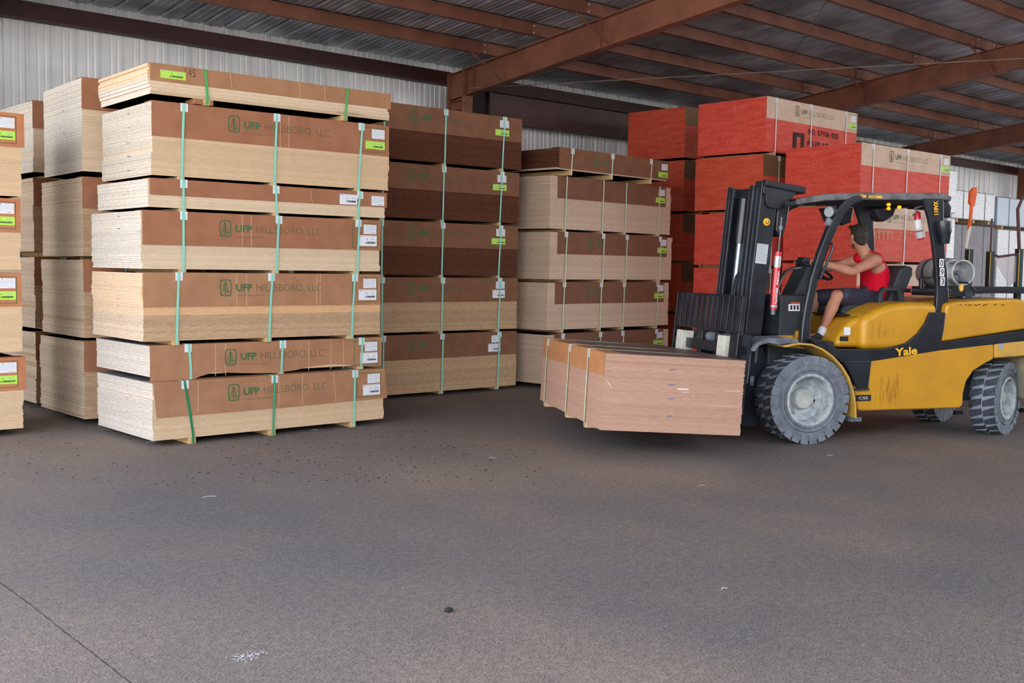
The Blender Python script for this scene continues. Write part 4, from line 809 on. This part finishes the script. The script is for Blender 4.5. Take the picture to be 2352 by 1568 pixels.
# ------------------------------------------------------------------ the driver
def skin_geo(chains, flat=1.0, n=16):
    """smooth closed limbs: each chain is a list of (point, radius), swept with round ends"""
    out = MB()
    for ch in chains:
        P = [Vector(p) for p, r in ch]; Rr = [(r if isinstance(r, tuple) else (r, r)) for p, r in ch]; F = [b_ / a_ for a_, b_ in Rr]; Rr = [a_ for a_, b_ in Rr]
        pts, rs = [], []
        for i in range(len(P) - 1):
            p0, p1, p2, p3 = P[max(i - 1, 0)], P[i], P[i + 1], P[min(i + 2, len(P) - 1)]
            st = max(3, int((p2 - p1).length / .018))
            for k in range(st):
                t_ = k / st; pts.append(.5 * (2 * p1 + (p2 - p0) * t_ + (2 * p0 - 5 * p1 + 4 * p2 - p3) * t_ * t_ + (3 * p1 - p0 - 3 * p2 + p3) * t_ ** 3)); q = t_ * t_ * (3 - 2 * t_)
                rs.append((Rr[i] + (Rr[i + 1] - Rr[i]) * q, F[i] + (F[i + 1] - F[i]) * q))
        pts.append(P[-1]); rs.append((Rr[-1], F[-1]))
        d0 = (pts[0] - pts[1]).normalized(); d1 = (pts[-1] - pts[-2]).normalized(); A, B = [], []
        for k in range(5):
            an = math.pi / 2 * (k + 1) / 5.2; r0 = min(rs[0][0], rs[0][0] * rs[0][1]); r1 = min(rs[-1][0], rs[-1][0] * rs[-1][1])
            A.insert(0, (pts[0] + d0 * r0 * math.sin(an), (rs[0][0] * math.cos(an), rs[0][1]))); B.append((pts[-1] + d1 * r1 * math.sin(an), (rs[-1][0] * math.cos(an), rs[-1][1])))
        al = A + list(zip(pts, rs)) + B; pts = [x[0] for x in al]
        t0 = (pts[1] - pts[0]).normalized(); aa = Vector((0, 0, 1)) if abs(t0.z) < .9 else Vector((0, 1, 0)); nrm = t0.cross(aa).normalized(); vs = []
        for i, p in enumerate(pts):
            t_ = (pts[min(i + 1, len(pts) - 1)] - pts[max(i - 1, 0)]).normalized(); nrm = (nrm - t_ * nrm.dot(t_)).normalized(); b_ = t_.cross(nrm); r, f = al[i][1]
            vs += [p + nrm * r * math.cos(2 * math.pi * k / n) + b_ * r * f * math.sin(2 * math.pi * k / n) for k in range(n)]
        m = len(pts)
        out.add(vs, [(i * n + k, i * n + (k + 1) % n, (i + 1) * n + (k + 1) % n, (i + 1) * n + k) for i in range(m - 1) for k in range(n)] + [tuple(range(n))[::-1], tuple(range((m - 1) * n, m * n))])
    return out.v, out.f
def ell(mb, c, r, Mx=None, n=20, mi=0):
    prof = [(max(.0005, math.sin(math.pi * k / 12)), -math.cos(math.pi * k / 12)) for k in range(13)]
    m = (Mx or Matrix()) @ Matrix.Translation(c) @ Matrix.Diagonal((r[0], r[1], r[2], 1)); return mb.lathe(prof, n, mi, m)
def remesh(o, vox, smooth=4):
    a = o.modifiers.new('r', 'REMESH'); a.mode = 'VOXEL'; a.voxel_size = vox; a.use_smooth_shade = True
    b2 = o.modifiers.new('c', 'SMOOTH'); b2.iterations = smooth; b2.factor = .5
    bpy.context.view_layer.update()
    me = bpy.data.meshes.new_from_object(o.evaluated_get(bpy.context.evaluated_depsgraph_get())); old = o.data
    o.modifiers.clear(); mats = list(old.materials); o.data = me; me.materials.clear()
    for m in mats: me.materials.append(m)
    for p in me.polygons: p.use_smooth = True
    return o
SKIN = mat('skin', (196, 140, 114), .55, noise=9, col2=(182, 124, 100), spec=.35)
PER = empty('person', FO, FA, 'driver in sleeveless red shirt and dark shorts, seated on the forklift, head turned away', 'person')
J_ = dict(pelvis=(1.17, .77, 1.37), waist=(1.19, .77, 1.50), chest=(1.16, .77, 1.66), neckb=(1.09, .79, 1.80), neck=(1.05, .80, 1.865), head=(.99, .80, 1.99))
body = []
body.append([((1.17, .77, 1.33), (.115, .16)), (J_['pelvis'], (.12, .165)), (J_['waist'], (.105, .145)), (J_['chest'], (.115, .165)), ((1.115, .775, 1.74), (.085, .15)), ((1.10, .785, 1.79), (.06, .10))])
body.append([((1.11, .785, 1.76), .075), (J_['neckb'], .066), (J_['neck'], .062), ((1.01, .80, 1.94), .062), ((1.0, .80, 1.98), .06)])
Ls, Le, Lw, Lh = (1.05, .575, 1.75), (.71, .47, 1.635), (.425, .565, 1.715), (.33, .62, 1.755)
Rs, Re, Rw, Rh = (1.08, .965, 1.755), (.88, 1.06, 1.68), (.60, 1.0, 1.665), (.50, .96, 1.655)
def lerp(a, b2, t_): return tuple(a[i] + (b2[i] - a[i]) * t_ for i in range(3))
chest2 = (1.11, .78, 1.765)
for s, e, w_ in ((Ls, Le, Lw), (Rs, Re, Rw)):
    body.append([(lerp(chest2, s, .35), .07), (s, .066), (lerp(s, e, .3), .058), (lerp(s, e, .75), .047), (e, .043)])
    body.append([(e, .043), (lerp(e, w_, .25), .047), (lerp(e, w_, .7), .036), (w_, (.026, .03))])
Lhip, Lk, La = (1.10, .66, 1.335), (.57, .50, 1.39), (.40, .475, 1.045)
Rhip, Rk, Ra = (1.13, .90, 1.335), (.61, .98, 1.365), (.55, .96, 1.05)
for hp, kn, an in ((Lhip, Lk, La), (Rhip, Rk, Ra)):
    body.append([(hp, .095), (lerp(hp, kn, .45), .088), (lerp(hp, kn, .85), .068), (kn, .062)])
    body.append([(kn, .060), (lerp(kn, an, .12), .056), (lerp(kn, an, .35), .062), (lerp(kn, an, .6), .051), (lerp(kn, an, .85), .038), (an, .038)])
    body.append([(an, .038), ((an[0] - .03, an[1], an[2] - .05), .036), ((an[0] - .14, an[1] - .01, an[2] - .055), .03)])
mb = MB(); mb.add(*skin_geo(body)); ell(mb, (1.14, .655, 1.675), (.085, .064, .075)); ell(mb, (1.10, .90, 1.69), (.08, .06, .07))
# hands: palm, four curled fingers and a thumb each, gripping wheel rim / lever
def hand(w_, c, nrm, side):
    w_ = Vector(w_); c = Vector(c); d = (c - w_).normalized(); nrm = Vector(nrm); nrm = (nrm - d * nrm.dot(d)).normalized(); b2 = d.cross(nrm) * side
    ch = [[(tuple(w_), .027), (tuple(w_ + d * .03), .026)]]
    g = skin_geo(ch); mb.add(*g)
    for o_ in (-.026, -.009, .009, .025): mb.add(*skin_geo([[(tuple(w_ + d * .02 + b2 * o_ * .6), .016), (tuple(w_ + d * .07 + b2 * o_), .0135)]]))
    for k, (off, l) in enumerate(((-.030, .9), (-.010, 1.0), (.010, .95), (.029, .78))):
        p = w_ + d * .062 + b2 * off; q = p + d * .034 * l; q2 = q + (d * .35 - nrm * .94) * .030 * l; q3 = q2 + (-d * .5 - nrm * .85) * .022 * l
        mb.add(*skin_geo([[(tuple(p), .0095), (tuple(q), .0092), (tuple(q2), .0085), (tuple(q3), .0075)]]))
    p = w_ + d * .02 - b2 * .022; q = p + d * .03 - b2 * .022 - nrm * .012; q2 = q + d * .022 - nrm * .026 + b2 * .006
    mb.add(*skin_geo([[(tuple(p), .012), (tuple(q), .011), (tuple(q2), .009)]]))
hand(Lw, Lh, (-.1, -.2, 1), 1); hand(Rw, Rh, (0, .1, 1), -1)
# head: faces forward and away from the camera; local +x = face direction
hc = Vector(J_['head']); HM = Matrix.Translation(hc) @ Matrix.Rotation(R(180 - 92), 4, 'Z') @ Matrix.Rotation(R(6), 4, 'Y')
ell(mb, (-.008, 0, .03), (.098, .077, .098), HM); ell(mb, (.03, 0, -.03), (.068, .06, .085), HM); ell(mb, (.058, 0, -.09), (.032, .036, .028), HM)
ell(mb, (.088, 0, -.012), (.022, .012, .02), HM); ell(mb, (.102, 0, -.022), (.013, .015, .011), HM); ell(mb, (.082, 0, .032), (.018, .045, .012), HM)
ell(mb, (.086, 0, -.052), (.012, .025, .008), HM); ell(mb, (.084, 0, -.064), (.011, .021, .008), HM)
for s in (-1, 1): ell(mb, (-.008, s * .079, -.005), (.018, .008, .031), HM); ell(mb, (.060, s * .036, -.012), (.02, .02, .016), HM); ell(mb, (-.016, s * .083, .008), (.008, .007, .02), HM)
bo = remesh(mb.build('body', SKIN, PER), .006, 3)
for s in (-1, 1):
    mb = MB(); ell(mb, (.078, s * .031, .010), (.011, .012, .011), HM, 12); mb.build('eye', WHT, bo, smooth=True); mb = MB(); ell(mb, (.0875, s * .031, .010), (.003, .005, .005), HM, 10); mb.build('iris', PRINT, bo)
mb = MB(); ell(mb, (.094, 0, -.058), (.006, .02, .004), HM, 12); mb.build('mouth', mat('lips', (170, 96, 88), .5), bo)
# hair, short, dark brown: rounded cap over crown and nape
HAIR = mat('dark_brown_hair', (62, 50, 44), .6, noise=60, nscale=(1, 1, .4), col2=(34, 26, 24), bump=.9, n2=110)
mb = MB(); ell(mb, (-.018, 0, .042), (.099, .082, .094), HM); ell(mb, (-.045, 0, -.005), (.07, .074, .078), HM); ell(mb, (.02, 0, .085), (.072, .062, .05), HM); ell(mb, (-.062, 0, -.045), (.042, .056, .05), HM)
for k in range(70):
    a = random.uniform(0, 2 * math.pi); e_ = random.uniform(.1, 1.4); ell(mb, (-.018 + .094 * math.cos(a) * math.cos(e_), .077 * math.sin(a) * math.cos(e_), .042 + .088 * math.sin(e_)), (.014, .012, .012), HM, 8)
hr = remesh(mb.build('hair', HAIR, PER), .0045, 2)
BRD = mat('beard_brown', (96, 62, 44), .8); mb = MB()
ell(mb, (.056, 0, -.095), (.035, .036, .022), HM); 
for s in (-1, 1): ell(mb, (.032, s * .044, -.078), (.032, .014, .022), HM)
remesh(mb.build('beard', BRD, PER), .005, 2)
mb = MB(); 
for s in (-1, 1):
    mb.tube([HM @ Vector(p) for p in ((-.01, s * .087, .012), (.06, s * .078, .016), (.098, s * .07, .014))], .0022, 6)
    mb.tube([HM @ Vector((.1, s * .036 + math.cos(a) * .026, .008 + math.sin(a) * .018)) for a in [2 * math.pi * k / 16 for k in range(17)]], .0018, 6, cap=False)
mb.tube([HM @ Vector((.102, -.012, .012)), HM @ Vector((.102, .012, .012))], .002, 6); mb.build('eyeglasses', mat('glasses_frame', (120, 40, 34), .4), PER)
mb = MB()
mb.tube([HM @ Vector(p) for p in ((-.02, -.088, .062), (.04, -.082, .098), (.07, -.05, .118), (.078, 0, .124), (.07, .05, .118), (.04, .082, .098), (-.02, .088, .062))], [.003, .005, .013, .008, .013, .005, .003], 8); mb.build('sunglasses', BLK, PER)
# shirt and shorts
SH = mat('red_shirt', (214, 14, 46), .8, noise=3, col2=(200, 8, 36), bump=.5, n2=8, spec=.2); SHO = mat('navy_shorts', (44, 42, 58), .85, noise=7, col2=(78, 80, 100), lo=.52, hi=.8, bump=.5, n2=10)
ch = [[((1.17, .77, 1.36), (.145, .195)), ((1.19, .77, 1.44), (.145, .19)), (J_['waist'], (.14, .18)), ((1.185, .77, 1.60), (.138, .178)), ((1.15, .775, 1.69), (.122, .17)), ((1.115, .78, 1.755), (.088, .155)), ((1.10, .785, 1.80), (.062, .09))],
      [((1.115, .70, 1.775), .066), ((1.10, .635, 1.775), .060), ((1.085, .60, 1.77), .052)], [((1.075, .87, 1.775), .066), ((1.08, .92, 1.775), .060), ((1.08, .95, 1.77), .052)]]
mb = MB(); mb.add(*skin_geo(ch)); remesh(mb.build('shirt', SH, PER), .007, 3)
ch = [[((1.19, .77, 1.375), (.125, .18)), ((1.15, .77, 1.345), (.125, .18))]]
for hp, kn, an in ((Lhip, Lk, La), (Rhip, Rk, Ra)):
    ch.append([(hp, .115), (lerp(hp, kn, .5), .108), (lerp(hp, kn, .80), .096), (lerp(hp, kn, .86), .09)])
mb = MB(); mb.add(*skin_geo(ch)); remesh(mb.build('shorts', SHO, PER), .007, 3)
SOCK = mat('white_sock', (226, 226, 236), .9); SHOE = mat('dark_shoe', (40, 40, 48), .7)
for an, nm in ((La, 'l'), (Ra, 'r')):
    mb = MB(); mb.add(*skin_geo([[((an[0] + .004, an[1], an[2] + .015), .041), ((an[0] - .01, an[1], an[2] - .03), .044)]])); mb.build('sock', SOCK, PER, smooth=True)
    mb = MB(); mb.add(*skin_geo([[((an[0] + .03, an[1], an[2] - .06), .038), ((an[0] - .03, an[1], an[2] - .058), .044), ((an[0] - .10, an[1] - .01, an[2] - .068), .040), ((an[0] - .19, an[1] - .015, an[2] - .078), .032)]])); mb.build('shoe', SHOE, PER, smooth=True)
# floor plate for the feet
MB().box(.0, .62, .22, 1.32, .925, .955).build('floor_plate', BLKM, FK)

# ------------------------------------------------------------------ litter on the floor
LIT = mat('pale_scrap', (206, 208, 214), .7); DK = mat('dark_scrap', (34, 34, 38), .8)
def G(px, py):
    v = cx * (px - 1176) - cy * (py - 784) + fwd * FPX; return Vector((0, 0, CAMH)) + v * (-CAMH / v.z)
rr = random.Random(5)
spots = [(1030, 1405, .03, DK, 'small dark pebble on the open asphalt in the foreground'), (1663, 1353, .022, LIT, 'small pale scrap lying on the asphalt at right foreground'), (568, 1507, .06, LIT, 'whitish smear of grit near the bottom left of the asphalt'),
         (480, 1142, .05, LIT, 'short curved white plastic shred on the asphalt, left foreground'), (1130, 1052, .035, LIT, 'small white shred on the asphalt in the middle'), (1905, 1047, .04, LIT, 'white shred on the asphalt below the big front wheel'),
         (722, 988, .03, LIT, 'white scrap beside the near stack runners'), (346, 1016, .04, LIT, 'curl of torn white film under the corner of the near stack'), (1612, 1116, .03, LIT, 'faint pale scrap in the middle right asphalt')]
for k, (x, y, r, m, lab) in enumerate(spots):
    p = G(x, y); mb = MB()
    if k == 2:
        for q in range(90): a = rr.gauss(0, .035); c = rr.gauss(0, .02); mb.box(p.x + a, p.x + a + .003, p.y + c, p.y + c + .003, 0, .0015)
    elif m is DK:
        ell(mb, (p.x, p.y, r * .35), (r * .8, r * .6, r * .4), None, 10)
    else:
        mb.tube([(p.x - r, p.y, .003), (p.x - r * .3, p.y + r * .25, .008), (p.x + r * .4, p.y + r * .1, .006), (p.x + r, p.y - r * .2, .003)], .0018, 6)
    tag(mb.build('scrap' if m is LIT else 'pebble', m), lab, 'debris')
mb = MB()
for k in range(240):
    x, y = (rr.uniform(560, 1240), rr.uniform(960, 1110)) if k < 180 else (rr.uniform(0, 700), rr.uniform(980, 1120))
    if k < 180 and y < 1015 - (x - 560) * .2: continue
    p = G(x, y); a = rr.uniform(.008, .022); b2 = rr.uniform(.005, .01); t_ = rr.uniform(0, 3)
    a *= .5; b2 *= .6; mb.box(-a, a, -b2, b2, 0, .004, 0, Matrix.Translation((p.x, p.y, 0)) @ Matrix.Rotation(t_, 4, 'Z'))
tag(mb.build('bark_crumbs', DK), 'scatter of tiny dark crumbs on the asphalt in front of the stacks', 'debris', kind='stuff')
